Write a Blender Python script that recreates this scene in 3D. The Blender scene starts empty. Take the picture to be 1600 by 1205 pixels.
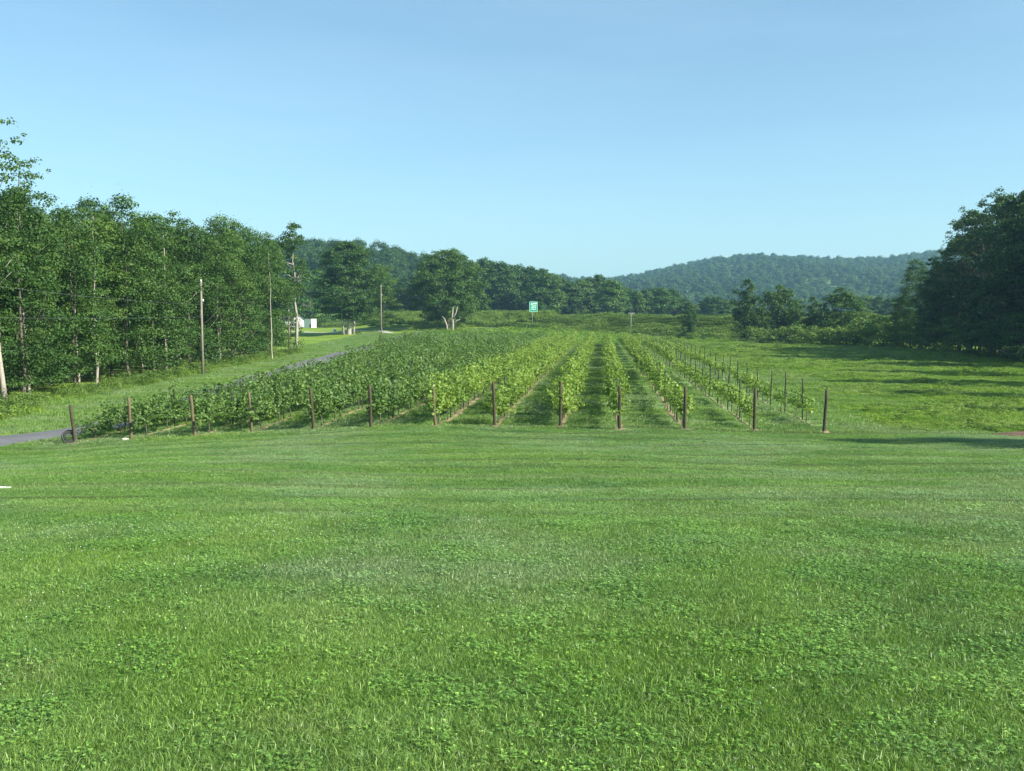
import bpy, math, random
import numpy as np
from mathutils import Vector, Matrix
R = math.radians
rng = np.random.default_rng(7)
random.seed(7)
scene = bpy.context.scene
COL = scene.collection

# ------------------------------------------------------------------ camera
FPX = 1555.0                       # focal length in photograph pixels (1600 wide)
PITCH = math.atan((602.5 - 495.0) / FPX)
cd = bpy.data.cameras.new('camera'); cam = bpy.data.objects.new('camera', cd); COL.objects.link(cam)
cd.sensor_width = 36; cd.lens = 36 * FPX / 1600; cd.clip_start = .1; cd.clip_end = 8000
cam.location = (0, 0, 0); cam.rotation_euler = (R(90) - PITCH, 0, 0)
scene.camera = cam

# ------------------------------------------------------------------ light and sky
SUN_EL, SUN_AZ = R(34), R(25)      # sun to the right, 25 degrees behind the camera
sdir = Vector((math.cos(SUN_EL) * math.cos(SUN_AZ), -math.cos(SUN_EL) * math.sin(SUN_AZ), math.sin(SUN_EL)))
ld = bpy.data.lights.new('sun', 'SUN'); ld.energy = 5.0; ld.angle = R(.53); ld.color = (1, .945, .81)
sun = bpy.data.objects.new('sun', ld); COL.objects.link(sun)
sun.rotation_euler = sdir.to_track_quat('Z', 'Y').to_euler()
world = bpy.data.worlds.new('World'); scene.world = world; world.use_nodes = True
nt = world.node_tree; nt.nodes.clear()
wo = nt.nodes.new('ShaderNodeOutputWorld'); bg = nt.nodes.new('ShaderNodeBackground')
sky = nt.nodes.new('ShaderNodeTexSky'); sky.sky_type = 'NISHITA'; sky.sun_disc = False
sky.sun_elevation = SUN_EL
sky.sun_rotation = R(90) + SUN_AZ
sky.air_density = 1.0; sky.dust_density = .6; sky.ozone_density = 1.2; sky.altitude = 100
bg.inputs['Strength'].default_value = .072
# thin high cloud, barely visible
tc = nt.nodes.new('ShaderNodeTexCoord'); mp = nt.nodes.new('ShaderNodeMapping'); mp.inputs['Scale'].default_value = (1.3, 2.2, 8)
no = nt.nodes.new('ShaderNodeTexNoise'); no.inputs['Scale'].default_value = 1.6; no.inputs['Detail'].default_value = 5
rp = nt.nodes.new('ShaderNodeMapRange'); rp.inputs[1].default_value = .45; rp.inputs[2].default_value = .85; rp.inputs[3].default_value = .12; rp.inputs[4].default_value = .30
mx = nt.nodes.new('ShaderNodeMix'); mx.data_type = 'RGBA'; mx.inputs[7].default_value = (4.6, 6.6, 8.2, 1)
tint = nt.nodes.new('ShaderNodeMix'); tint.data_type = 'RGBA'; tint.blend_type = 'MULTIPLY'; tint.inputs[0].default_value = 1; tint.inputs[7].default_value = (.87, 1.11, 1.13, 1)
L = nt.links.new
L(tc.outputs['Generated'], mp.inputs[0]); L(mp.outputs[0], no.inputs[0]); L(no.outputs[0], rp.inputs[0]); L(rp.outputs[0], mx.inputs[0])
L(sky.outputs[0], tint.inputs[6]); L(tint.outputs[2], mx.inputs[6]); L(mx.outputs[2], bg.inputs[0]); L(bg.outputs[0], wo.inputs[0])
vs = scene.view_settings; vs.view_transform = 'Standard'; vs.look = 'None'; vs.exposure = 1.10; vs.gamma = 1; vs.use_curve_mapping = False
scene.render.engine = 'CYCLES'
scene.cycles.max_bounces = 6; scene.cycles.diffuse_bounces = 3; scene.cycles.volume_bounces = 0; scene.cycles.transmission_bounces = 4

# ------------------------------------------------------------------ terrain height
def sm(a, b, v):
    t = np.clip((v - a) / (b - a), 0, 1); return t * t * (3 - 2 * t)
EMB = [(-120, 640), (-66, 420), (-42, 310), (-30, 268), (-10, 238), (35, 198), (80, 186), (140, 181), (300, 178), (600, 178)]
def dist_poly(x, y, P):
    best = np.full(np.shape(x), 1e9)
    for (ax, ay), (bx, by) in zip(P[:-1], P[1:]):
        dx, dy = bx - ax, by - ay
        t = np.clip(((x - ax) * dx + (y - ay) * dy) / (dx * dx + dy * dy), 0, 1)
        best = np.minimum(best, np.hypot(x - ax - t * dx, y - ay - t * dy))
    return best
def T(x, y):
    x = np.asarray(x, float); y = np.asarray(y, float)
    t = np.clip((y + 8) / 48, 0, 1)
    z = -1.42 - 2.78 * t * t * (3 - 2 * t)
    z = z - .55 * sm(-4, -17, x) * sm(15, 34, y) * (1 - sm(55, 120, y))
    z = z - .12 * sm(4, 14, x) * sm(20, 36, y) * (1 - sm(50, 90, y))
    z = z + .035 * np.sin(x * .7 + y * .3) * sm(6, 20, y) + .03 * np.sin(x * .23 - y * .51 + 1)
    z = z + sm(158, 240, y) * (1 - sm(8, 40, x)) * (1.45 + 1.9 * sm(-42, -24, x)) + .12 * np.sin(x * .11 + 2) * np.sin(y * .07) * sm(40, 80, y) * sm(14, 24, np.abs(x - 2) )
    d = dist_poly(x, y, EMB)
    top = .15 - .0075 * np.clip(x, -60, 120)
    w = 1 - sm(5, 18, d)
    z = z * (1 - w) + top * w
    return z
def Tz(x, y): return float(T(x, y))
def at(px, py):
    """ground point under a pixel of the photograph"""
    dx = (px - 800) / FPX; a = (602.5 - py) / FPX
    c, s = math.cos(PITCH), math.sin(PITCH)
    d = np.array([dx, c + a * s, -s + a * c])
    t = 2.0
    while t < 600:
        p = d * t
        if p[2] <= Tz(p[0], p[1]): break
        t += max(.05, t * .002)
    return float(d[0] * t), float(d[1] * t)
def atd(px, dist): return (px - 800) / FPX * dist, dist

# ------------------------------------------------------------------ helpers
def tag(o, label=None, cat=None, group=None, kind=None):
    if label: o['label'] = label
    if cat: o['category'] = cat
    if group: o['group'] = group
    if kind: o['kind'] = kind
    return o
def mesh_np(name, V, F, mats=None, smooth=False, nvert=None):
    me = bpy.data.meshes.new(name)
    V = np.ascontiguousarray(V, dtype=np.float32); F = np.ascontiguousarray(F, dtype=np.int32)
    k = F.shape[1]
    me.vertices.add(len(V)); me.vertices.foreach_set('co', V.ravel())
    me.loops.add(F.size); me.loops.foreach_set('vertex_index', F.ravel())
    me.polygons.add(len(F)); me.polygons.foreach_set('loop_start', np.arange(0, F.size, k, dtype=np.int32))
    if smooth: me.polygons.foreach_set('use_smooth', np.ones(len(F), bool))
    me.update(calc_edges=True)
    for m in (mats or []): me.materials.append(m)
    return me
def link(name, me, parent=None, loc=None, rot=None):
    o = bpy.data.objects.new(name, me); COL.objects.link(o)
    if parent: o.parent = parent
    if loc is not None: o.location = loc
    if rot is not None: o.rotation_euler = rot
    return o
def empty(name, loc, rz=0, sc=None):
    o = bpy.data.objects.new(name, None); COL.objects.link(o); o.location = loc; o.rotation_euler = (0, 0, rz)
    if sc is not None: o.scale = sc if hasattr(sc, '__len__') else (sc, sc, sc)
    return o
def copy_thing(root, loc, rz=0, sc=None, tilt=(0, 0)):
    r = root.copy(); COL.objects.link(r); r.location = loc; r.rotation_euler = (tilt[0], tilt[1], rz)
    if sc is not None: r.scale = sc if hasattr(sc, '__len__') else (sc, sc, sc)
    for ch in list(root.children):
        c = ch.copy(); COL.objects.link(c); c.parent = r
        for g in list(ch.children):
            d = g.copy(); COL.objects.link(d); d.parent = c
    return r
class MB:
    """collects quads"""
    def __init__(s): s.V = []; s.F = []; s.n = 0
    def add(s, V, F):
        s.V.append(np.asarray(V, float)); s.F.append(np.asarray(F, int) + s.n); s.n += len(V)
    def tube(s, P, rad, k=7, cap=True):
        P = np.asarray(P, float); n = len(P); rad = np.broadcast_to(np.asarray(rad, float), (n,))
        tan = np.gradient(P, axis=0); tan /= np.linalg.norm(tan, axis=1)[:, None] + 1e-9
        ref = np.array([0, 0, 1.]) if abs(tan[:, 2]).mean() < .8 else np.array([1., 0, 0])
        u = np.cross(tan, ref); u /= np.linalg.norm(u, axis=1)[:, None] + 1e-9
        v = np.cross(tan, u)
        a = np.arange(k) * 2 * math.pi / k
        V = (P[:, None] + rad[:, None, None] * (np.cos(a)[None, :, None] * u[:, None] + np.sin(a)[None, :, None] * v[:, None])).reshape(-1, 3)
        F = [[i * k + j, i * k + (j + 1) % k, (i + 1) * k + (j + 1) % k, (i + 1) * k + j] for i in range(n - 1) for j in range(k)]
        if cap:
            V = np.vstack([V, P[:1], P[-1:]]); b = n * k
            for j in range(0, k):
                F.append([b, (j + 1) % k, j, j]); F.append([b + 1, (n - 1) * k + j, (n - 1) * k + (j + 1) % k, (n - 1) * k + (j + 1) % k])
        s.add(V, F)
    def box(s, c, size, rz=0):
        x, y, z = [d / 2 for d in size]
        V = np.array([[a, b, d] for a in (-x, x) for b in (-y, y) for d in (-z, z)])
        cs, sn = math.cos(rz), math.sin(rz)
        V = V @ np.array([[cs, sn, 0], [-sn, cs, 0], [0, 0, 1]]) + np.array(c)
        s.add(V, [[0, 1, 3, 2], [4, 6, 7, 5], [0, 4, 5, 1], [2, 3, 7, 6], [0, 2, 6, 4], [1, 5, 7, 3]])
    def mesh(s, name, mat, smooth=True):
        V = np.vstack(s.V); F = np.vstack(s.F)
        me = bpy.data.meshes.new(name)
        fl = [tuple(dict.fromkeys(f)) for f in F.tolist()]
        me.from_pydata(V.tolist(), [], fl); me.update()
        if smooth: me.polygons.foreach_set('use_smooth', np.ones(len(me.polygons), bool))
        me.materials.append(mat); return me

# ------------------------------------------------------------------ materials
def newmat(name):
    m = bpy.data.materials.new(name); m.use_nodes = True; m.node_tree.nodes.clear(); return m, m.node_tree
def N(t, typ, **kw):
    n = t.nodes.new(typ)
    for k, v in kw.items():
        if k.startswith('i_'): n.inputs[k[2:].replace('_', ' ')].default_value = v
        else: setattr(n, k, v)
    return n
def ramp(t, src, stops):
    r = t.nodes.new('ShaderNodeValToRGB'); e = r.color_ramp.elements
    while len(e) < len(stops): e.new(.5)
    for el, (p, c) in zip(e, stops): el.position = p; el.color = (*c, 1)
    t.links.new(src, r.inputs[0]); return r.outputs[0]
def noise(t, vec, scale, detail=3, rough=.55):
    n = N(t, 'ShaderNodeTexNoise'); n.inputs['Scale'].default_value = scale; n.inputs['Detail'].default_value = detail; n.inputs['Roughness'].default_value = rough
    if vec is not None: t.links.new(vec, n.inputs['Vector'])
    return n.outputs[0]
def mixc(t, fac, a, b, mode='MIX'):
    m = N(t, 'ShaderNodeMix', data_type='RGBA', blend_type=mode)
    for i, v in ((0, fac), (6, a), (7, b)):
        if hasattr(v, 'is_output'): t.links.new(v, m.inputs[i])
        else: m.inputs[i].default_value = v if i == 0 else (*v, 1)
    return m.outputs[2]
def maprange(t, v, a, b, c, d):
    m = N(t, 'ShaderNodeMapRange'); t.links.new(v, m.inputs[0])
    for i, x in zip((1, 2, 3, 4), (a, b, c, d)): m.inputs[i].default_value = x
    return m.outputs[0]

def leaf_mat(name, cols, transl=.3, rough=.55, scale=.9, spec=.25, objvar=.35):
    """leaves: colour differs from leaf to leaf, clump to clump and plant to plant"""
    m, t = newmat(name)
    geo = N(t, 'ShaderNodeNewGeometry'); oi = N(t, 'ShaderNodeObjectInfo')
    nz = noise(t, geo.outputs['Position'], scale, 2)
    a = N(t, 'ShaderNodeMath', operation='MULTIPLY_ADD'); t.links.new(geo.outputs['Random Per Island'], a.inputs[0]); a.inputs[1].default_value = .45
    b = N(t, 'ShaderNodeMath', operation='MULTIPLY_ADD'); t.links.new(oi.outputs['Random'], b.inputs[0]); b.inputs[1].default_value = objvar
    c = maprange(t, nz, .3, .7, -.25, .25 + (.55 - .45 / 2 - objvar / 2 - .05)); t.links.new(c, b.inputs[2]); t.links.new(b.outputs[0], a.inputs[2])
    col = ramp(t, a.outputs[0], [(i / (len(cols) - 1), q) for i, q in enumerate(cols)])
    p = N(t, 'ShaderNodeBsdfPrincipled'); t.links.new(col, p.inputs['Base Color']); p.inputs['Roughness'].default_value = rough; p.inputs['Specular IOR Level'].default_value = spec
    tr = N(t, 'ShaderNodeBsdfTranslucent'); tcol = mixc(t, 1.0, col, (1.5, 1.35, .6), 'MULTIPLY'); t.links.new(tcol, tr.inputs[0])
    ms = N(t, 'ShaderNodeMixShader'); ms.inputs[0].default_value = transl
    t.links.new(p.outputs[0], ms.inputs[1]); t.links.new(tr.outputs[0], ms.inputs[2])
    o = N(t, 'ShaderNodeOutputMaterial'); t.links.new(ms.outputs[0], o.inputs[0]); return m
def plain_mat(name, c1, c2, scale=6, rough=.8, stretch=(1, 1, 1), bump=.3, spec=.2, metal=0):
    m, t = newmat(name)
    tcn = N(t, 'ShaderNodeTexCoord'); mpn = N(t, 'ShaderNodeMapping'); mpn.inputs['Scale'].default_value = stretch
    t.links.new(tcn.outputs['Object'], mpn.inputs[0])
    nz = noise(t, mpn.outputs[0], scale, 6, .65); col = ramp(t, nz, [(.3, c1), (.7, c2)])
    p = N(t, 'ShaderNodeBsdfPrincipled'); t.links.new(col, p.inputs['Base Color']); p.inputs['Roughness'].default_value = rough
    p.inputs['Specular IOR Level'].default_value = spec; p.inputs['Metallic'].default_value = metal
    bp = N(t, 'ShaderNodeBump'); bp.inputs['Strength'].default_value = bump; bp.inputs['Distance'].default_value = .02; t.links.new(nz, bp.inputs['Height']); t.links.new(bp.outputs[0], p.inputs['Normal'])
    o = N(t, 'ShaderNodeOutputMaterial'); t.links.new(p.outputs[0], o.inputs[0]); return m

M = {}
M['forest'] = leaf_mat('forest_leaves', [(.032, .078, .018), (.055, .122, .026), (.085, .165, .032), (.13, .215, .042)], objvar=.55)
M['shade_tree'] = leaf_mat('dark_leaves', [(.023, .062, .016), (.042, .100, .022), (.066, .138, .028), (.105, .185, .038)])
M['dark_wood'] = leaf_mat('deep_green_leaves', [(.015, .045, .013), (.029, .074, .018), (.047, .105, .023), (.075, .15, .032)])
M['fresh'] = leaf_mat('fresh_leaves', [(.04, .11, .02), (.07, .16, .025), (.12, .22, .035)])
M['vine_dark'] = leaf_mat('dark_vine_leaves', [(.050, .110, .027), (.086, .168, .038), (.126, .222, .052), (.20, .31, .08)], transl=.28, scale=1.6, spec=.35)
M['vine_light'] = leaf_mat('light_vine_leaves', [(.088, .166, .032), (.150, .252, .045), (.222, .338, .066), (.32, .41, .10)], transl=.33, scale=1.6, spec=.35)
M['shrub'] = leaf_mat('shrub_leaves', [(.06, .125, .025), (.10, .185, .036), (.15, .245, .05), (.21, .29, .08)], scale=.3)
M['hill'] = leaf_mat('hill_leaves', [(.025, .066, .02), (.040, .092, .024), (.058, .122, .028), (.085, .155, .036)], scale=.02, objvar=.5)
M['bark'] = plain_mat('grey_bark', (.075, .062, .048), (.17, .15, .125), 4, .9, (3, 3, .6))
M['pale_bark'] = plain_mat('pale_bark', (.22, .20, .165), (.42, .39, .33), 3, .85, (3, 3, .5))
M['bleached'] = plain_mat('bleached_wood', (.24, .215, .17), (.40, .36, .30), 3, .85, (3, 3, .5))
M['post_wood'] = plain_mat('weathered_post_wood', (.035, .030, .018), (.095, .080, .048), 6, .85, (6, 6, .7), .5)
M['post_tan'] = plain_mat('tan_post_wood', (.085, .068, .036), (.18, .145, .085), 6, .85, (6, 6, .7), .5)
M['line_post'] = plain_mat('dark_line_post_steel', (.022, .028, .018), (.055, .06, .042), 8, .7, (4, 4, 1), .2)
M['pole_wood'] = plain_mat('pole_wood', (.15, .135, .11), (.30, .275, .23), 4, .85, (6, 6, .5))
M['wire'] = plain_mat('wire', (.20, .21, .21), (.30, .31, .31), 4, .4, metal=.7)
M['soil'] = plain_mat('dry_soil', (.14, .105, .065), (.30, .23, .145), 5, .95, bump=1.0)
M['straw'] = plain_mat('dry_thatch', (.13, .12, .05), (.33, .26, .15), 3.5, .95, bump=1.0)
M['red_soil'] = plain_mat('red_brown_soil', (.075, .045, .030), (.18, .125, .085), 5, .95, bump=1.0)
M['stone'] = plain_mat('pale_stone', (.42, .39, .32), (.66, .62, .54), 7, .8)
M['white'] = plain_mat('white_paint', (.74, .74, .72), (.82, .82, .80), 3, .6, bump=.05)
M['offwhite'] = plain_mat('white_siding', (.62, .63, .62), (.78, .78, .77), 3, .6, (1, 1, 12), .3)
M['shadewall'] = plain_mat('shaded_white_siding', (.28, .30, .31), (.36, .38, .39), 3, .5, (12, 12, .4), .3)  # shed wall turned from the sun, its shade put into the colour
M['roof'] = plain_mat('brown_shingle', (.10, .075, .06), (.19, .15, .12), 8, .9)
M['dark'] = plain_mat('dark_glass', (.015, .018, .02), (.03, .034, .036), 3, .2, spec=.5)
M['sign_green'] = plain_mat('sign_green', (.015, .33, .19), (.03, .42, .26), 2, .35, bump=.02, spec=.5)
M['sign_white'] = plain_mat('sign_white', (.60, .80, .72), (.75, .9, .84), 2, .35, bump=.02, spec=.5)
M['galv'] = plain_mat('galvanised_steel', (.22, .235, .22), (.33, .35, .33), 4, .6)
M['hose'] = plain_mat('grey_tube', (.08, .085, .085), (.17, .175, .175), 5, .5)
M['rubber'] = plain_mat('dark_rubber', (.02, .024, .022), (.05, .056, .05), 5, .7)
M['insul'] = plain_mat('porcelain', (.55, .55, .52), (.7, .7, .67), 5, .3)
M['blossom'] = plain_mat('clover_blossom', (.60, .62, .50), (.78, .78, .70), 5, .8)

GR = [(.086, .180, .042), (.124, .235, .054), (.165, .288, .068), (.222, .340, .096)]
def grass_color(t, island=True, patch=True):
    """world-position patches of fescue (blue green), clover (rich green) and rye (yellow green)"""
    geo = N(t, 'ShaderNodeNewGeometry'); pos = geo.outputs['Position']
    n1 = noise(t, pos, .22, 4, .6); n2 = noise(t, pos, 1.7, 3); n3 = noise(t, pos, .55, 3)
    base = ramp(t, n3, [(.30, GR[0]), (.45, GR[1]), (.60, GR[2]), (.75, GR[3])])
    blue = mixc(t, maprange(t, n1, .50, .60, 0, .75), base, (.215, .305, .155))
    yel = mixc(t, maprange(t, n1, .46, .36, 0, .65), blue, (.150, .270, .038))
    col = mixc(t, maprange(t, n2, .35, .7, 0, .45), yel, (.125, .225, .045))
    sp = N(t, 'ShaderNodeSeparateXYZ'); t.links.new(pos, sp.inputs[0])
    def mt(op, a, b=None, c=None):
        q = N(t, 'ShaderNodeMath', operation=op)
        for i, v in enumerate((a, b, c)):
            if v is None: continue
            if hasattr(v, 'is_output'): t.links.new(v, q.inputs[i])
            else: q.inputs[i].default_value = v
        return q.outputs[0]
    X_, Y_ = sp.outputs[0], sp.outputs[1]
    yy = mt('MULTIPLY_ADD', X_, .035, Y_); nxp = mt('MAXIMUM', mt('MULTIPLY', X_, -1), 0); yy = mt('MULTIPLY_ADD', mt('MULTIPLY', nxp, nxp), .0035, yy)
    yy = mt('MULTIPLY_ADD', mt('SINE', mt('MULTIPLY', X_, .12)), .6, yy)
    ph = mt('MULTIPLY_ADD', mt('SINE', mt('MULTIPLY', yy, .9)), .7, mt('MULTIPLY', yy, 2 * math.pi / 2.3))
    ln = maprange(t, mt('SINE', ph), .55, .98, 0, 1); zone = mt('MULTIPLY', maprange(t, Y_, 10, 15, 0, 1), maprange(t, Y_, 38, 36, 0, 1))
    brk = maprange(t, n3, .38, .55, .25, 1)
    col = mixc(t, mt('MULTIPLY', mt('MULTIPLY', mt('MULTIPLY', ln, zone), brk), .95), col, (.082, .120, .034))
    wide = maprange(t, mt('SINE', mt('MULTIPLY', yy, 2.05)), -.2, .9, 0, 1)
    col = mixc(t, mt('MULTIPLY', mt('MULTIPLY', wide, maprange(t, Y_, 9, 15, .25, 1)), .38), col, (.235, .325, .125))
    straw = maprange(t, noise(t, pos, .8, 6, .7), .60, .74, 0, .35); col = mixc(t, straw, col, (.26, .27, .11))
    if island:
        r = ramp(t, geo.outputs['Random Per Island'], [(0, (.42, .48, .40)), (.40, (.88, .93, .84)), (.82, (1.38, 1.30, 1.28)), (1, (2.5, 2.1, 2.3))])
        col = mixc(t, 1.0, col, r, 'MULTIPLY')
    return col, geo
def grass_mat(name, mul=(1, 1, 1), transl=.3, rough=.42, spec=.45):
    m, t = newmat(name); col, geo = grass_color(t)
    if mul != (1, 1, 1): col = mixc(t, 1.0, col, mul, 'MULTIPLY')
    p = N(t, 'ShaderNodeBsdfPrincipled'); t.links.new(col, p.inputs['Base Color']); p.inputs['Roughness'].default_value = rough; p.inputs['Specular IOR Level'].default_value = spec
    tr = N(t, 'ShaderNodeBsdfTranslucent'); t.links.new(mixc(t, 1.0, col, (1.3, 1.3, .6), 'MULTIPLY'), tr.inputs[0])
    ms = N(t, 'ShaderNodeMixShader'); ms.inputs[0].default_value = transl
    t.links.new(p.outputs[0], ms.inputs[1]); t.links.new(tr.outputs[0], ms.inputs[2])
    o = N(t, 'ShaderNodeOutputMaterial'); t.links.new(ms.outputs[0], o.inputs[0]); return m
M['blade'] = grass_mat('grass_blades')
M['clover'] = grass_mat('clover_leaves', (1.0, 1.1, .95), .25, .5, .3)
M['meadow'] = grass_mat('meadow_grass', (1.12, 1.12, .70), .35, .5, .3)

def ground_mat():
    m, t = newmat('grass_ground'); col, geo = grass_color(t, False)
    pos = geo.outputs['Position']
    fine = noise(t, pos, 9, 6, .8)
    col = mixc(t, 1.0, col, ramp(t, fine, [(.3, (.45, .50, .40)), (.5, (.85, .88, .8)), (.72, (1.35, 1.25, 1.2))]), 'MULTIPLY')
    at_ = N(t, 'ShaderNodeAttribute', attribute_name='zone')        # x meadow, y dry, z far field
    sep = N(t, 'ShaderNodeSeparateXYZ'); t.links.new(at_.outputs['Vector'], sep.inputs[0])
    mead = ramp(t, noise(t, pos, .12, 5, .6), [(.3, (.115, .205, .022)), (.5, (.165, .265, .030)), (.7, (.215, .310, .046))])
    mead = mixc(t, 1.0, mead, ramp(t, noise(t, pos, 3, 5, .75), [(.3, (.55, .6, .5)), (.7, (1.3, 1.2, 1.1))]), 'MULTIPLY')
    col = mixc(t, sep.outputs[0], col, mead)
    col = mixc(t, sep.outputs[1], col, (.24, .21, .10))
    # cut-grass rows left by the mower, where it turned
    p = N(t, 'ShaderNodeBsdfPrincipled'); t.links.new(col, p.inputs['Base Color']); p.inputs['Roughness'].default_value = .85; p.inputs['Specular IOR Level'].default_value = .15
    bp = N(t, 'ShaderNodeBump'); bp.inputs['Strength'].default_value = .8; bp.inputs['Distance'].default_value = .05; t.links.new(fine, bp.inputs['Height']); t.links.new(bp.outputs[0], p.inputs['Normal'])
    o = N(t, 'ShaderNodeOutputMaterial'); t.links.new(p.outputs[0], o.inputs[0]); return m
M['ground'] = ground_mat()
def asphalt():
    m, t = newmat('lane_asphalt'); geo = N(t, 'ShaderNodeNewGeometry')
    n = noise(t, geo.outputs['Position'], .6, 5, .7); col = ramp(t, n, [(.3, (.095, .10, .11)), (.7, (.15, .152, .16))])
    col = mixc(t, 1.0, col, ramp(t, noise(t, geo.outputs['Position'], 30, 3), [(.3, (.8, .8, .8)), (.7, (1.2, 1.2, 1.2))]), 'MULTIPLY')
    p = N(t, 'ShaderNodeBsdfPrincipled'); t.links.new(col, p.inputs['Base Color']); p.inputs['Roughness'].default_value = .9
    o = N(t, 'ShaderNodeOutputMaterial'); t.links.new(p.outputs[0], o.inputs[0]); return m
M['asphalt'] = asphalt()
M['gravel'] = plain_mat('pale_gravel', (.30, .30, .28), (.5, .49, .46), 2, .9)

# ------------------------------------------------------------------ layout constants
ROWDIR = np.array([(940 - 800) / FPX, 1.0]); ROWDIR /= np.linalg.norm(ROWDIR)
END_PX = [(118, 694), (205, 687), (305, 683), (394, 676), (490, 672), (580, 669), (680, 667), (773, 667), (876, 668), (968, 672), (1070, 672), (1178, 673), (1287, 676)]
ENDS = [at(*p) for p in END_PX]
ENDS = [(x, y * .25 + 37.3 * .75) if False else (x, y) for x, y in ENDS]
ROW_END_Y = 152.0
LANE = [(-21.5, -20), (-20.8, 15), (-20.2, 35), (-17.9, 42), (-17.6, 50), (-18.3, 60), (-19.0, 80), (-19.3, 110), (-19.6, 140), (-20.2, 165), (-19.2, 184), (-16.0, 194), (-9, 201), (6, 205)]
def smooth_path(P, n=6):
    P = [np.array(p, float) for p in P]; out = []
    for i in range(len(P) - 1):
        p0, p1, p2, p3 = P[max(i - 1, 0)], P[i], P[i + 1], P[min(i + 2, len(P) - 1)]
        for k in range(n):
            u = k / n
            out.append(.5 * ((2 * p1) + (-p0 + p2) * u + (2 * p0 - 5 * p1 + 4 * p2 - p3) * u * u + (-p0 + 3 * p1 - 3 * p2 + p3) * u ** 3))
    out.append(P[-1]); return np.array(out)
lane_line = smooth_path(LANE, 10)
DRIVE = smooth_path([(-21.5, 186), (-26, 196), (-33, 203), (-44, 210), (-58, 222), (-64, 240)], 8)
EXTRA = []      # short rows squeezed in between the leftmost row and the lane
for k in range(1, 6):
    ox = ENDS[0][0] - 2.42 * k
    # walk along the row until it is clear of the lane
    y = 62.0
    while y < ROW_END_Y:
        x = ox + (y - 36) * ROWDIR[0] / ROWDIR[1]
        lx = np.interp(y, lane_line[:, 1], lane_line[:, 0])
        if x - lx > 4.6: break
        y += .5
    EXTRA.append((x, y))
def rowx(e, y): return e[0] + (y - e[1]) * ROWDIR[0] / ROWDIR[1]

# ------------------------------------------------------------------ ground
gx = np.concatenate([-np.geomspace(2600, 70, 40), np.linspace(-66, 66, 230), np.geomspace(70, 2600, 40)])
gy = np.concatenate([[-400, -200, -100, -50, -25], np.linspace(-12, 60, 120), np.linspace(60.8, 330, 240), np.geomspace(335, 2900, 40)])
X, Y = np.meshgrid(gx, gy)
Z = T(X, Y)
V = np.stack([X, Y, Z], -1).reshape(-1, 3); nx = len(gx); ny = len(gy)
idx = np.arange(nx * ny).reshape(ny, nx)
F = np.stack([idx[:-1, :-1], idx[:-1, 1:], idx[1:, 1:], idx[1:, :-1]], -1).reshape(-1, 4)
gme = mesh_np('ground', V, F, [M['ground']], True)
xs, ys = V[:, 0], V[:, 1]
meadow = sm(13.5, 16, xs - (ys - 37) * .09) * sm(37.0, 38.0, ys)
meadow = np.maximum(meadow, sm(154, 160, ys))
demb = dist_poly(xs, ys, EMB)
lane_x = np.interp(ys, lane_line[:, 1], lane_line[:, 0])
meadow = np.maximum(meadow, sm(1.2, 2.0, lane_x - xs) * .85)
dry = (1 - sm(3.0, 6.5, demb)) * .65
at_ = gme.attributes.new('zone', 'FLOAT_VECTOR', 'POINT')
zz = np.zeros((len(V), 3), np.float32); zz[:, 0] = meadow; zz[:, 1] = dry; at_.data.foreach_set('vector', zz.ravel())
tag(link('ground', gme), 'rolling mown lawn and grassy valley floor running back to the wooded hills', kind='structure')

def ribbon(name, path, w, mat, lift=.03, ragged=0, label='', kind='structure'):
    P = np.asarray(path); tn = np.gradient(P, axis=0); tn /= np.linalg.norm(tn, axis=1)[:, None]; nr = np.stack([-tn[:, 1], tn[:, 0]], -1)
    ks = np.linspace(-.5, .5, 5); rows = []
    for k in ks:
        ww = np.full(len(P), w, float)
        if ragged and abs(k) > .4: ww = ww * (1 + rng.uniform(-ragged, ragged, len(P)))
        q = P + nr * (k * ww)[:, None]
        dz = lift if abs(k) < .4 else lift - .06
        rows.append(np.column_stack([q, T(q[:, 0], q[:, 1]) + dz]))
    V = np.stack(rows, 1).reshape(-1, 3); i = np.arange(len(P) * 5).reshape(-1, 5)
    F = np.stack([i[:-1, :-1], i[:-1, 1:], i[1:, 1:], i[1:, :-1]], -1).reshape(-1, 4)
    me = mesh_np(name, V, F[:, ::-1], [mat], True)
    return tag(link(name, me), label, kind=kind)
fine_lane = smooth_path(LANE, 40)
ribbon('road', fine_lane, 2.9, M['asphalt'], .05, .03, 'narrow grey asphalt lane curving past the vineyard towards the trees')
ribbon('path', smooth_path([tuple(p) for p in DRIVE], 4), 1.6, M['gravel'], .05, .2, 'pale gravel drive leading from the lane to the white house')
# bare strips below the vines
for i, e in enumerate(ENDS):
    ys_ = np.arange(e[1] - .35, ROW_END_Y - 8, .45)
    P = np.column_stack([e[0] + (ys_ - e[1]) * ROWDIR[0] / ROWDIR[1], ys_]); P[:, 0] += rng.normal(0, .04, len(P))
    ribbon('bare_strip', P, [.2, .2, .2, .22, .25, .3, .4, .42, .42, .35, .3, .16, .12][i], M['straw'], .035, .55, 'strip of bare soil and dry thatch below the row behind end post %d from the left' % (i + 1))

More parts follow.
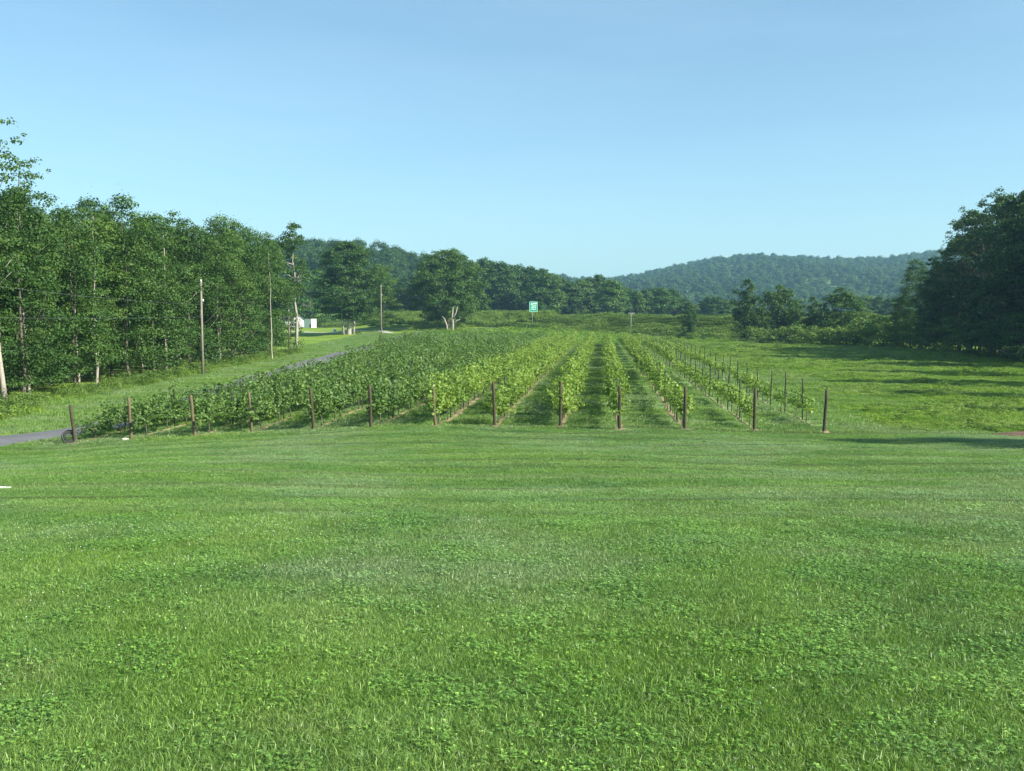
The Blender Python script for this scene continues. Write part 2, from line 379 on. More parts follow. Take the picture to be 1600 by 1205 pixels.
# ------------------------------------------------------------------ leaves, trunks
def leaf_quads(C, Nrm, L, W, r):
    n = len(C)
    Nrm = Nrm / (np.linalg.norm(Nrm, axis=1)[:, None] + 1e-9)
    a = r.normal(size=(n, 3)); a -= (a * Nrm).sum(1)[:, None] * Nrm; a /= np.linalg.norm(a, axis=1)[:, None] + 1e-9
    b = np.cross(Nrm, a)
    l = (L * r.uniform(.6, 1.3, n))[:, None]; w = (W * r.uniform(.6, 1.3, n))[:, None]
    bend = Nrm * l * .18
    V = np.stack([C - a * l / 2 - bend, C + b * w / 2, C + a * l / 2 - bend, C - b * w / 2], 1).reshape(-1, 3)
    F = np.arange(4 * n).reshape(-1, 4); return V, F
def foliage(clumps, per, L, r, up=.35):
    """clumps: list of (centre, radii). leaves in and around each clump"""
    Cs, Ns = [], []
    for c, rad in clumps:
        n = int(per * (rad[0] * rad[1] * rad[2]) ** (1 / 3) ** 1) if False else max(6, int(per * rad[0] * rad[1]))
        d = r.normal(size=(n, 3)); d /= np.linalg.norm(d, axis=1)[:, None]
        d[:, 2] = np.where(d[:, 2] < -.2, -d[:, 2] * .6, d[:, 2])
        rr = r.uniform(0, 1, n) ** .38
        rr *= 1 + .25 * r.normal(size=n) * (r.random(n) < .25)
        Cs.append(np.asarray(c) + d * rr[:, None] * np.asarray(rad)); Ns.append(d + r.normal(size=(n, 3)) * .55 + np.array([0, 0, up]))
    return leaf_quads(np.vstack(Cs), np.vstack(Ns), L, L * .62, r)
def envelope(kind, t):
    if kind == 'oval': return np.sin(np.pi * np.clip(t, 0, 1) ** .85) ** .55
    if kind == 'dome': return np.clip(1 - (np.clip(t - .25, 0, 1) / .78) ** 2.2, 0, 1) ** .55 * np.clip(.62 + t * 2, 0, 1)
    if kind == 'cone': return np.clip(1.02 - t, 0, 1) ** .8 * np.clip(.4 + t * 5, 0, 1)
    if kind == 'edge': return np.clip(1 - t ** 3.0, 0, 1) ** .6 * np.clip(.8 + t, 0, 1)
def make_tree(name, seed, h, w, base, kind, ncl, per, L, leafm, barkm, r0=.2, lean=0, crad=(.55, 1.1), label='', cat='tree', flat=.85, limbs=14, extra=(), sep=.42):
    r = np.random.default_rng(seed)
    root = empty(name, (0, 0, 0)); tag(root, label or 'broadleaf tree', cat)
    n = 10; t = np.linspace(0, 1, n)
    wob = np.cumsum(r.normal(0, .012 * h, (n, 2)), 0) * .6; wob[0] = 0
    P = np.column_stack([wob[:, 0] + lean * t * h, wob[:, 1], t * h * .93])
    mb = MB(); mb.tube(np.vstack([[P[0, 0], P[0, 1], -.3], P]), np.concatenate([[r0 * 1.5], r0 * (1.25 - 1.15 * t ** .8) + .015]), 8)
    for (ex, tl) in extra: mb.tube([(ex, 0, -.3), (ex + tl * 2, .1, 2), (ex + tl * 6, .2, h * .45)], [r0 * .75, r0 * .6, r0 * .4], 7)
    clumps = []
    k = 0; ctrs = []
    while len(clumps) < ncl and k < ncl * 40:
        k += 1
        tt = r.uniform(0, 1) ** .9; a = r.uniform(0, 2 * math.pi); e = envelope(kind, tt) * w / 2
        lump = 1 + .22 * math.sin(a * 3 + tt * 6 + seed) + .12 * math.sin(a * 5 - tt * 11)
        rr = e * lump * r.uniform(0, 1) ** .42
        zc = base + tt * (h - base); ax = np.interp(zc, P[:, 2], P[:, 0]); ay = np.interp(zc, P[:, 2], P[:, 1])
        c = np.array([ax + rr * math.cos(a), ay + rr * math.sin(a), zc])
        cr = r.uniform(*crad) * (1 if tt < .85 else .75)
        if any(np.sum((c - q) ** 2) < (cr * sep) ** 2 for q in ctrs): continue
        clumps.append((c, (cr, cr, cr * flat))); ctrs.append(c)
    for c in sorted(ctrs, key=lambda q: -np.hypot(q[0], q[1]))[:limbs]:
        zb = max(base * .55, c[2] - np.hypot(c[0], c[1]) * r.uniform(.5, 1.0)); zb = min(zb, h * .85)
        s = np.array([np.interp(zb, P[:, 2], P[:, 0]), np.interp(zb, P[:, 2], P[:, 1]), zb])
        mid = (s + c) / 2 + np.array([0, 0, -.08 * np.linalg.norm(c - s)]) + r.normal(0, .1, 3)
        mb.tube([s, mid, c], [r0 * .38, r0 * .22, .015], 5)
    link('trunk', mb.mesh('trunk', barkm), root)
    V, F = foliage(clumps, per, L, r)
    link('crown', mesh_np('crown', V, F, [leafm]), root)
    root['h'] = h
    return root
ALLT = []
def put(src, x, y, h=None, wscale=1, rz=None, label=None, group=None, sink=.0, tilt=(0, 0)):
    """place a tree: first use moves the built one, later uses copy it with its parts"""
    s = (h / src['h']) if h else 1
    rz = random.uniform(0, 6.28) if rz is None else rz
    loc = (x, y, Tz(x, y) - sink); sc = (s * wscale, s * wscale, s)
    if not src.get('used'):
        o = src; src['used'] = 1; o.location = loc; o.rotation_euler = (tilt[0], tilt[1], rz); o.scale = sc
    else:
        o = copy_thing(src, loc, rz, sc, tilt)
    if label: o['label'] = label
    if group: o['group'] = group
    ALLT.append(o); return o
ORD = ['zeroth', 'first', 'second', 'third', 'fourth', 'fifth', 'sixth', 'seventh', 'eighth', 'ninth', 'tenth', 'eleventh', 'twelfth', 'thirteenth', 'fourteenth', 'fifteenth', 'sixteenth', 'seventeenth', 'eighteenth', 'nineteenth', 'twentieth']
def ordn(n):
    if n <= 20: return ORD[n]
    tens = {2: 'twenty', 3: 'thirty', 4: 'forty', 5: 'fifty'}[n // 10]
    return tens + '-' + ORD[n % 10] if n % 10 else tens[:-1] + 'ieth'

edge_trees = [make_tree('woodland_tree', 11 + i, 13, 6.2, .8, 'edge', 120, 165, .19, M['forest'] if i % 2 else M['shade_tree'], M['bark'], .09, .0, (.6, 1.35), limbs=5, sep=.55) for i in range(4)]
tall_trees = [make_tree('woodland_tree', 31 + i, 14, 5.4, 3.4, 'oval', 90, 160, .19, M['forest'], M['pale_bark'], .085, .0, (.5, 1.0), limbs=2) for i in range(3)]
slim_trees = [make_tree('slim_trunk_tree', 41 + i, 12.5, 3.4, 7.8, 'oval', 40, 130, .19, M['forest'], M['pale_bark'], .075, .0, (.4, .8), limbs=0) for i in range(2)]
bushes = [make_tree('edge_bush', 51 + i, 4.2, 4.6, .1, 'dome', 42, 170, .19, M['forest'], M['bark'], .06, 0, (.4, .8), cat='bush') for i in range(3)]

# --- left woodland: front rank along x ~ -25
F1 = 'trees of the front rank of the woodland left of the lane'
fr = [(-27.5, 46, 12.5, 'e'), (-27.6, 51, 11.2, 't'), (-27.2, 55, 11.6, 'e'), (-28.5, 59.5, 11.8, 't'), (-27.2, 63, 11.3, 'e'), (-27.6, 67, 12.2, 't'), (-27.2, 71, 12.6, 'e'), (-26.8, 75, 12.0, 'e'), (-27.6, 79, 12.9, 't'), (-26.9, 83, 12.5, 'e'),
      (-26.6, 87.5, 12.8, 'e'), (-27.4, 92, 13.3, 't'), (-26.6, 96, 13.0, 'e'), (-27.2, 100.5, 13.6, 't'), (-26.6, 105, 13.3, 'e'), (-27.4, 109.5, 13.2, 'e'), (-28.6, 114, 13.0, 'e')]
for i, (x, y, h, k) in enumerate(fr):
    src = edge_trees[i % 4] if k == 'e' else tall_trees[i % 3]
    put(src, x + random.uniform(-.5, .5), y, h, 1.0, None, ('leafy tree with a pale visible trunk, ' if k == 't' else 'leafy tree green down to the ground, ') + ordn(i + 1) + ' from the left in the woodland front', F1)
k = 0
for rank, (xo, n, y0, y1) in enumerate([(-31.5, 17, 46, 118), (-36, 16, 44, 122), (-41.5, 13, 48, 122)]):
    for j in range(n):
        y = y0 + (y1 - y0) * j / (n - 1) + random.uniform(-1, 1); src = (edge_trees + tall_trees)[(j * 5 + rank) % 7]
        put(src, xo + random.uniform(-1, 1), y, random.uniform(11.3, 12.8) + .018 * (y - 60) + rank * .3, 1.1, None, 'green tree deep in the woodland left of the lane behind its front rank', 'trees filling the woodland left of the lane')
# tall ragged trees at the picture's left edge
sparse = make_tree('ragged_tree', 91, 14, 4.6, 7.5, 'oval', 30, 130, .19, M['forest'], M['bark'], .10, 0, (.35, .7), limbs=5)
put(sparse, *at(4, 632), 15.6, 1.0, 1.0, 'tallest ragged tree reaching up at the left edge of the woodland', F1)
put(sparse, *at(40, 617), 14.2, 1.0, .3, 'thin crowned tree leaning out above the left end of the woodland', F1)
# pale slim trunks in front of the leaves
for i, (px, py, topy, lean, txt) in enumerate([(37, 610, 330, 0, 'tree with a long straight pale trunk at the left end of the woodland'), (131, 604, 370, -.03, 'tree with a slightly leaning pale trunk behind the upper power wires'),
        (232, 591, 400, -.07, 'bare leaning pale trunk standing at the grass edge left of the utility pole'), (324, 578, 380, -.01, 'tree with a straight pale trunk just right of the utility pole'),
        (349, 574, 430, .01, 'tree with a pale forked trunk right of the utility pole'), (430, 562, 400, 0, 'slim tree with a pale trunk near the right end of the woodland')]):
    x, y = at(px, py); x -= .3
    put(slim_trees[i % 2], x, y, (py - topy) / FPX * y + 1.0, .8 if i != 2 else .5, None, txt, None, tilt=(0, lean))
bx = [at(px, py) for px, py in ((18, 628), (52, 618), (75, 612), (100, 607), (150, 600), (178, 597), (205, 594), (262, 586), (290, 583), (345, 577), (378, 571), (405, 566), (425, 562), (442, 556))]
for i, (x, y) in enumerate(bx):
    put(bushes[i % 3], x - 2.2, y + .8, random.uniform(1.8, 3.0), .85, None, 'leafy bush at the foot of the woodland edge, %s from the left' % ordn(i + 1), 'bushes along the woodland edge')
# thick pale trunk cut by the left edge
mb = MB(); x, y = at(9, 634)
mb.tube([(0, 0, -.2), (-.12, 0, 1.2), (-.3, 0, 3.0), (-.45, .1, 6), (-.5, .1, 9)], [.17, .145, .13, .11, .06], 9)
o = empty('pale_trunk_tree', (x, y, Tz(x, y))); tag(o, 'thick pale trunk at the far left edge of the woodland', 'tree'); link('trunk', mb.mesh('trunk', M['pale_bark']), o)
r_ = np.random.default_rng(5); V, F = foliage([(np.array([-.5 + r_.normal(0, .9), r_.normal(0, .9), 7 + r_.uniform(0, 3.2)]), (.7, .7, .5)) for _ in range(16)], 150, .2, r_)
link('crown', mesh_np('crown', V, F, [M['forest']]), o)
# tall slender tree standing at the end of the woodland
col_tree = make_tree('tall_slender_tree', 77, 14.8, 4.2, 6.0, 'oval', 52, 170, .24, M['shade_tree'], M['pale_bark'], .17, 0, (.5, .95))
x, y = at(460, 553); put(col_tree, x, y, 14.9, 1.0, 0, 'tall slender dark tree with a pale trunk at the end of the woodland')
low = make_tree('trunk_bush', 78, 3.2, 3.0, 1.6, 'oval', 12, 170, .22, M['shade_tree'], M['bark'], .05, 0, (.4, .7), cat='bush'); put(low, x - .8, y + 1.2, 3.6, 1.0, 0, 'small dark bushy tree leaning on the slender tree at the woodland end')

# --- trees around the house and the great oak
big = make_tree('spreading_tree', 101, 19, 13.5, 3.0, 'oval', 300, 62, .40, M['shade_tree'], M['pale_bark'], .36, 0, (.9, 1.8), limbs=0, extra=((1.1, .10), (-1.2, -.08)))
x, y = at(537, 523); put(big, x + 1, y, 17.2, 1.12, .8, 'big spreading tree with pale trunks right of the white house')
put(edge_trees[1], x + 6.5, y + 6, 13, 1.3, 1, 'lower tree filling in right behind the big spreading tree')
oak = make_tree('oak_tree', 111, 17.5, 17.5, 1.6, 'dome', 400, 55, .40, M['shade_tree'], M['bark'], .40, 0, (.9, 1.9), limbs=0)
x, y = at(708, 514); put(oak, x - 1.2, y, 15.4, 1.0, 2.2, 'broad domed oak standing alone in front of the wooded hill')
OAKXY = (x, y)
mb = MB(); mb.tube([(0, 0, -.3), (.1, 0, 1.6), (0, 0, 3.2), (.15, 0, 4.9)], [.30, .22, .15, .06], 8); mb.tube([(.05, 0, 2.6), (.7, 0, 3.8), (1.0, 0, 4.9)], [.2, .13, .05], 6)
mb.tube([(-.9, 0, -.3), (-1.1, 0, 1.4), (-1.5, 0, 2.6), (-2.0, 0, 3.1)], [.2, .16, .11, .05], 7); mb.tube([(.05, 0, 1.6), (.9, 0, 2.3), (1.5, .1, 2.5)], [.15, .1, .04], 6)
sn = empty('dead_snag', (x + .4, y - 9, Tz(x, y - 9))); tag(sn, 'bleached dead tree stump with broken limbs in front of the oak', 'dead tree'); link('trunk', mb.mesh('trunk', M['bleached']), sn)
fresh = make_tree('fresh_tree', 121, 9, 7, 1.0, 'dome', 60, 90, .36, M['fresh'], M['bark'], .16, 0, (.7, 1.3))
for i, (px, d, h, ws, lab) in enumerate([(488, 268, 13.5, 1.1, 'fresh green round tree directly behind the white shed'), (470, 290, 14, 1.0, 'pale green tree behind the gable of the white house'), (512, 275, 12, 1.0, 'fresh green tree between the shed and the big spreading tree'), (585, 262, 9, 1.2, 'light green low tree right of the big spreading tree')]):
    x, y = atd(px, d); put(fresh, x, y, h, ws, None, lab)

# --- tree belt beyond the embankment
belt_src = [make_tree('belt_tree', 131 + i, 16, w_, 1.5, k_, 130, 30, .62, M['shade_tree'] if i != 1 else M['forest'], M['bark'], .25, 0, (1.0, 2.0), limbs=8) for i, (w_, k_) in enumerate([(10, 'dome'), (9, 'oval'), (8, 'edge'), (6.5, 'cone')])]
belt = [(600, 455), (618, 440), (634, 436), (652, 432), (668, 430), (740, 415), (757, 409), (771, 413), (785, 414), (800, 418), (815, 421), (830, 421), (846, 424), (862, 430), (878, 438), (893, 444), (908, 440), (922, 437), (938, 432), (953, 440), (966, 447), (980, 453), (993, 457),
        (1007, 455), (1022, 453), (1036, 452), (1050, 454), (1064, 469), (1085, 476), (1105, 466), (1120, 466), (1135, 470), (1150, 474), (1340, 466), (1356, 464), (1372, 465), (1388, 468)]
for i, (px, ty) in enumerate(belt):
    d = 310 + random.uniform(-14, 14) + (30 if px < 700 else 0); x, y = atd(px, d); z = Tz(x, y); h = (495 - ty) / FPX * d - z
    put(belt_src[3] if px == 938 else belt_src[i % 3], x, y, h, random.uniform(1.0, 1.25) if px != 938 else 1.4, None, 'dark hazy tree, %s from the left in the belt beyond the embankment' % ordn(i + 1), 'trees in the belt beyond the embankment')
for i in range(24):
    px = 745 + i * 17; x, y = atd(px, 350 + random.uniform(-6, 6)); ty = np.interp(px, [q[0] for q in belt], [q[1] for q in belt]) + 4
    put(belt_src[i % 3], x, y, (495 - ty) / FPX * y - Tz(x, y), 1.3, None, 'dark tree closing the gaps at the back of the belt beyond the embankment', 'trees at the back of the belt')

# --- clump of trees in the field, centre right
cl_src = [make_tree('field_tree', 151, 11, 4.6, .3, 'oval', 120, 130, .30, M['shade_tree'], M['bark'], .12, 0, (.45, .95), flat=1.15, limbs=6), make_tree('field_tree', 152, 9, 6.0, .2, 'oval', 130, 130, .30, M['forest'], M['bark'], .12, 0, (.5, 1.0), flat=1.15, limbs=6)]
for (px, py, ty, ws, k, lab) in [(1077, 531, 474, 1.1, 0, 'small lone rounded tree at the right end of the vineyard'), (1168, 535, 439, 1.0, 0, 'tallest dark narrow tree at the left of the field clump'), (1190, 535, 470, .9, 0, 'narrow dark tree second from the left in the field clump'),
        (1214, 535, 449, 1.15, 1, 'round topped tree in the middle of the field clump'), (1238, 536, 478, 1.0, 1, 'lower spreading tree right of the round topped one in the clump'), (1270, 537, 466, .95, 0, 'dark pointed tree right of centre in the field clump'),
        (1287, 537, 488, 1.0, 1, 'low bushy tree between the pointed and broad trees of the clump'), (1312, 538, 453, 1.2, 1, 'broad tree closing the right end of the field clump')]:
    x, y = at(px, py); put(cl_src[k], x, y, (py - ty) / FPX * y, ws, None, lab)
shrub_src = [make_tree('field_shrub', 161 + i, 3, 4.2, 0, 'dome', 34, 110, .26, M['shrub'], M['bark'], .05, 0, (.4, .9), cat='shrub') for i in range(2)]
for i, (px, py, ty, ws) in enumerate([(1082, 534, 520, 1.3), (1060, 533, 516, 1), (1175, 537, 512, 1.2), (1200, 538, 515, 1.2), (1228, 539, 512, 1.2), (1250, 540, 508, 1.4), (1262, 540, 518, 1.4), (1283, 541, 515, 1.3), (1300, 541, 512, 1.2), (1322, 541, 510, 1), (1343, 542, 515, 1.2), (1362, 542, 494, 1.0), (1380, 543, 500, 1.0), (1398, 544, 500, 1.2)]):
    x, y = at(px, py); put(shrub_src[i % 2], x, y, (py - ty) / FPX * y, ws, None, 'low shrub at the far edge of the weedy field, %s from the left' % ordn(i + 1), 'shrubs at the far edge of the field')

# --- right woodland, seen from its shaded side
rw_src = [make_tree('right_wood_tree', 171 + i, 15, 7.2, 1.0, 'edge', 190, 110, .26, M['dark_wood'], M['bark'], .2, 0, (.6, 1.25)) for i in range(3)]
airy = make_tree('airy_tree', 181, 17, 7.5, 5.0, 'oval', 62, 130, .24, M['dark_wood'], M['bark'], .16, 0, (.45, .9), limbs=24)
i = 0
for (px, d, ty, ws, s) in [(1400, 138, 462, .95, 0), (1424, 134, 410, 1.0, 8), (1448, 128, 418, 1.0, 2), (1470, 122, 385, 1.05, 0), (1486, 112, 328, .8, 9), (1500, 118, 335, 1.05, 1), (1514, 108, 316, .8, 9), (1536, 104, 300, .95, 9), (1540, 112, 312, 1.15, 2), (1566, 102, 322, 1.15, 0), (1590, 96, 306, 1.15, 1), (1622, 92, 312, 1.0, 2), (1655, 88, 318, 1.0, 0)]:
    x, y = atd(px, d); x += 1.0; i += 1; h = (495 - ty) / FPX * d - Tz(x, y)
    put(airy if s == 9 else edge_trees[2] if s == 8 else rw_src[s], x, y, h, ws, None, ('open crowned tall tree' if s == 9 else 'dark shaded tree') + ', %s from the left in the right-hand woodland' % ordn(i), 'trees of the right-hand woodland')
for j in range(13):
    t_ = j / 12; x = 54 - t_ * 3 + random.uniform(-1.2, 1.2) + (j % 2) * 6; y = 124 - t_ * 44 + random.uniform(-1.5, 1.5)
    put(rw_src[j % 3], x, y, random.uniform(11.5, 13) + (1.5 if y < 104 else -2.5), 1.1, None, 'dark tree deep inside the right-hand woodland behind its front rank', 'trees deep in the right-hand woodland')
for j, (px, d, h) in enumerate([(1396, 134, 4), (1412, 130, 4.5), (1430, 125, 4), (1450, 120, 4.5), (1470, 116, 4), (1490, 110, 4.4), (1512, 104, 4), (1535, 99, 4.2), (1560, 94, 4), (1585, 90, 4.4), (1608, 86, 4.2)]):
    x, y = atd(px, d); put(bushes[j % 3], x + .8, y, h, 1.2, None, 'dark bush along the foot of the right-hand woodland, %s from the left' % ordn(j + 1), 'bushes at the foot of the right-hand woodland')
# out of frame to the right: the trees that throw the long shadows over field and lawn
for (x, y, h, s) in [(46, 79, 14, 0), (43.5, 66, 14.5, 1), (41, 56.5, 15, 2), (40, 47, 14, 0), (37, 38.5, 12.5, 2), (31, 24.6, 14.2, 1)]:
    put(rw_src[s], x, y, h, .72, None, 'tree outside the picture on the right that shades the field and lawn', 'trees shading the field from the right')

# ------------------------------------------------------------------ instanced ground cover (stuff)
SRC = {}
def source(name, me):
    o = bpy.data.objects.new(name, me); return o
def scatter(name, P, rz, sc, pk, sources, label, tilt=0.0):
    me = bpy.data.meshes.new(name); me.vertices.add(len(P)); me.vertices.foreach_set('co', np.ascontiguousarray(P, np.float32).ravel())
    for an, ty, arr in (('rz', 'FLOAT', rz), ('pk', 'INT', pk)):
        a = me.attributes.new(an, ty, 'POINT'); a.data.foreach_set('value', np.ascontiguousarray(arr, np.float32 if ty == 'FLOAT' else np.int32))
    sc = np.asarray(sc, np.float32)
    if sc.ndim == 1: sc = np.repeat(sc[:, None], 3, 1)
    a = me.attributes.new('sc', 'FLOAT_VECTOR', 'POINT'); a.data.foreach_set('vector', np.ascontiguousarray(sc).ravel())
    o = link(name, me)
    g = bpy.data.node_groups.new(name + '_scatter', 'GeometryNodeTree')
    g.interface.new_socket('Geometry', in_out='INPUT', socket_type='NodeSocketGeometry'); g.interface.new_socket('Geometry', in_out='OUTPUT', socket_type='NodeSocketGeometry')
    gi = g.nodes.new('NodeGroupInput'); go = g.nodes.new('NodeGroupOutput'); ip = g.nodes.new('GeometryNodeInstanceOnPoints'); jn = g.nodes.new('GeometryNodeJoinGeometry')
    for s in reversed(sources):
        oi = g.nodes.new('GeometryNodeObjectInfo'); oi.inputs['Object'].default_value = s; oi.inputs['As Instance'].default_value = True; g.links.new(oi.outputs['Geometry'], jn.inputs[0])
    def attr(n, ty):
        q = g.nodes.new('GeometryNodeInputNamedAttribute'); q.data_type = ty; q.inputs['Name'].default_value = n; return q.outputs['Attribute']
    cx = g.nodes.new('ShaderNodeCombineXYZ'); g.links.new(attr('rz', 'FLOAT'), cx.inputs[2])
    g.links.new(gi.outputs[0], ip.inputs['Points']); g.links.new(jn.outputs[0], ip.inputs['Instance']); ip.inputs['Pick Instance'].default_value = True
    g.links.new(attr('pk', 'INT'), ip.inputs['Instance Index']); g.links.new(cx.outputs[0], ip.inputs['Rotation']); g.links.new(attr('sc', 'FLOAT_VECTOR'), ip.inputs['Scale'])
    g.links.new(ip.outputs[0], go.inputs[0])
    md = o.modifiers.new('scatter', 'NODES'); md.node_group = g
    return tag(o, label, kind='stuff')
def blades(n, rad, h, wd, r, lean=.5, mat=None, droop=.4):
    V = []; Fq = []; b = 0
    c = r.uniform(-rad, rad, (n, 2)); a = r.uniform(0, 6.283, n); hh = h * r.uniform(.45, 1.15, n); ln = r.uniform(0, lean, n); ww = wd * r.uniform(.6, 1.2, n); tw = r.uniform(0, 6.283, n)
    dx, dy = np.cos(a), np.sin(a); sx, sy = np.cos(tw), np.sin(tw)
    base = np.column_stack([c, np.full(n, -.01)]); sd = np.column_stack([sx, sy, np.zeros(n)]) * ww[:, None] / 2
    mid = base + np.column_stack([dx * ln * hh * .35, dy * ln * hh * .35, hh * .6]); tip = base + np.column_stack([dx * ln * hh, dy * ln * hh, hh * (1 - droop * ln * .5)])
    V = np.stack([base - sd, base + sd, mid + sd * .8, mid - sd * .8, tip + sd * .1, tip - sd * .1], 1).reshape(-1, 3)
    k = np.arange(n)[:, None] * 6
    F = np.concatenate([k + np.array([[0, 1, 2, 3]]), k + np.array([[3, 2, 4, 5]])])
    return mesh_np('tuft', V, F, [mat or M['blade']])
def clover(n, rad, r, mat):
    Vs, Fs, b = [], [], 0
    for i in range(n):
        c = np.array([*r.uniform(-rad, rad, 2), r.uniform(.015, .05)]); a0 = r.uniform(0, 6.28); tx = r.normal(0, .25, 2); s = r.uniform(.0042, .0072)
        for k_ in range(3):
            a = a0 + k_ * 2.094; cc = c + np.array([math.cos(a), math.sin(a), 0]) * s * .95
            ang = np.arange(6) * 1.047 + a; q = cc + np.column_stack([np.cos(ang) * s * .85, np.sin(ang) * s * .85, np.zeros(6)])
            q[:, 2] += (q[:, 0] - c[0]) * tx[0] + (q[:, 1] - c[1]) * tx[1]
            Vs.append(q); Fs += [[b, b + 1, b + 2, b + 3], [b, b + 3, b + 4, b + 5]]; b += 6
    return mesh_np('clover_patch', np.vstack(Vs), np.array(Fs), [mat])
def broad(n, rad, h, r, mat, L=.07):
    C = np.column_stack([r.normal(0, rad * .5, (n, 2)), r.uniform(.1, 1, n) * h]); C[:, :2] *= (1.2 - .6 * C[:, 2:] / h)
    V, F = leaf_quads(C, r.normal(size=(n, 3)) * .6 + np.array([0, 0, .8]), L, L * .45, r); return mesh_np('weed', V, F, [mat])
r = np.random.default_rng(3)
lawn_src = [source('s', blades(330, .13, .040, .0040, r, 1.2)) for _ in range(4)] + [source('s', blades(210, .13, .054, .0046, r, 1.4)) for _ in range(2)] + [source('s', clover(75, .13, r, M['clover'])) for _ in range(3)]
def hnoise(x, y, s, seed):
    """cheap smooth noise 0..1"""
    q = np.random.default_rng(seed); v = 0
    for i in range(5):
        a, p, f = q.uniform(0, 6.28), q.uniform(0, 6.28), s * q.uniform(.6, 1.6); v = v + np.sin((x * math.cos(a) + y * math.sin(a)) * f + p)
    return np.clip(.5 + v / 6, 0, 1)
def mowline(x, y):
    """rows left by the mower, curving round at the left"""
    yy = y + .035 * (x - 3) ** 1 + .0035 * np.clip(-x, 0, 40) ** 2 + .6 * np.sin(x * .12)
    return .5 + .5 * np.sin(yy * 2 * math.pi / 2.3 + .7 * np.sin(yy * .9))
def pts_polar(n, d0, d1, pw, xmax=.62, extra=1.5):
    d = (d0 ** pw + r.random(n) * (d1 ** pw - d0 ** pw)) ** (1 / pw); x = r.uniform(-1, 1, n) * (xmax * d + extra)
    return x, d
x1, y1 = pts_polar(30000, 2.6, 16, 1.35); x2, y2 = pts_polar(34000, 14, 38.5, 1.6)
x = np.concatenate([x1, x2]); y = np.concatenate([y1, y2])
lx = np.interp(y, lane_line[:, 1], lane_line[:, 0]); ok = (np.abs(x - lx) > 1.5); x, y = x[ok], y[ok]
cn = hnoise(x, y, 2.4, 4) * .6 + hnoise(x, y, .5, 44) * .4; isC = r.random(len(x)) < sm(.55, .72, cn) * .20 + .05
pk = np.where(isC, 6 + r.integers(0, 3, len(x)), r.integers(0, 6, len(x)))
ml = mowline(x, y); hs = r.uniform(.75, 1.25, len(x)) * (1 - .45 * sm(.55, .95, ml) * sm(9, 14, y)); wsx = np.interp(y, [3, 12, 20, 38], [1, 1.15, 1.5, 2.2]) * r.uniform(.9, 1.2, len(x))
scatter('lawn_grass', np.column_stack([x, y, T(x, y)]), r.uniform(0, 6.28, len(x)), np.column_stack([wsx, wsx, hs * np.interp(y, [3, 38], [1, 1.15])]), pk, lawn_src, 'short mown lawn grass mixed with clover in the foreground')
# clover blossoms
bs = MB()
for _ in range(11):
    c = np.array([*r.uniform(-.8, .8, 2), .05]); s = .0052
    bs.add(c + np.array([[-s, 0, 0], [0, -s, 0], [s, 0, 0], [0, s, 0], [0, 0, s], [0, 0, -s]]), [[0, 1, 4, 4], [1, 2, 4, 4], [2, 3, 4, 4], [3, 0, 4, 4], [1, 0, 5, 5], [2, 1, 5, 5], [3, 2, 5, 5], [0, 3, 5, 5]])
bl = source('s', bs.mesh('clover_blossoms', M['blossom']))
x = np.concatenate([r.normal(-2.2, 2.0, 34), r.uniform(-6, 6, 14)]); y = np.concatenate([r.normal(8.8, 1.6, 34), r.uniform(4, 16, 14)]); y = np.clip(y, 4, 20)
scatter('clover_blossoms', np.column_stack([x, y, T(x, y)]), r.uniform(0, 6, len(x)), np.ones(len(x)), np.zeros(len(x)), [bl], 'tiny white clover blossoms sprinkled over the lawn')
# aisles between the rows
tuft_src = [source('s', blades(120, .16, .10, .009, r, 1.0)) for _ in range(3)]
n = 26000; y = 36.5 + (r.random(n) ** 1.5) * 116; x = r.uniform(-21, 18, n) + (y - 37) * .09
lx = np.interp(y, lane_line[:, 1], lane_line[:, 0]); row_u = np.array([np.min([abs(a - (e[0] + (b - e[1]) * .09)) for e in ENDS]) for a, b in zip(x, y)])
ok = (x - lx > 1.6) & (row_u > .2); x, y = x[ok], y[ok]; s = np.interp(y, [37, 60, 150], [1.1, 1.6, 3.0]) * r.uniform(.7, 1.3, len(x))
scatter('aisle_grass', np.column_stack([x, y, T(x, y)]), r.uniform(0, 6, len(x)), np.column_stack([s, s, np.minimum(s, 1.5)]), r.integers(0, 3, len(x)), tuft_src, 'green grass growing in the aisles between the vine rows')
# verge beside the lane
n = 9000; y = 18 + (r.random(n) ** 1.3) * 170; lx = np.interp(y, lane_line[:, 1], lane_line[:, 0]); x = lx - 1.6 - r.random(n) * 6.8
s = np.interp(y, [18, 60, 150], [1.0, 1.7, 3.2]) * r.uniform(.7, 1.3, n); tall = sm(5.8, 7.2, lx - x)
scatter('verge_grass', np.column_stack([x, y, T(x, y)]), r.uniform(0, 6, n), np.column_stack([s, s, np.minimum(s, 1.6) * (1 + 2.2 * tall)]), r.integers(0, 3, n), tuft_src, 'grass of the verge between the lane and the woodland')
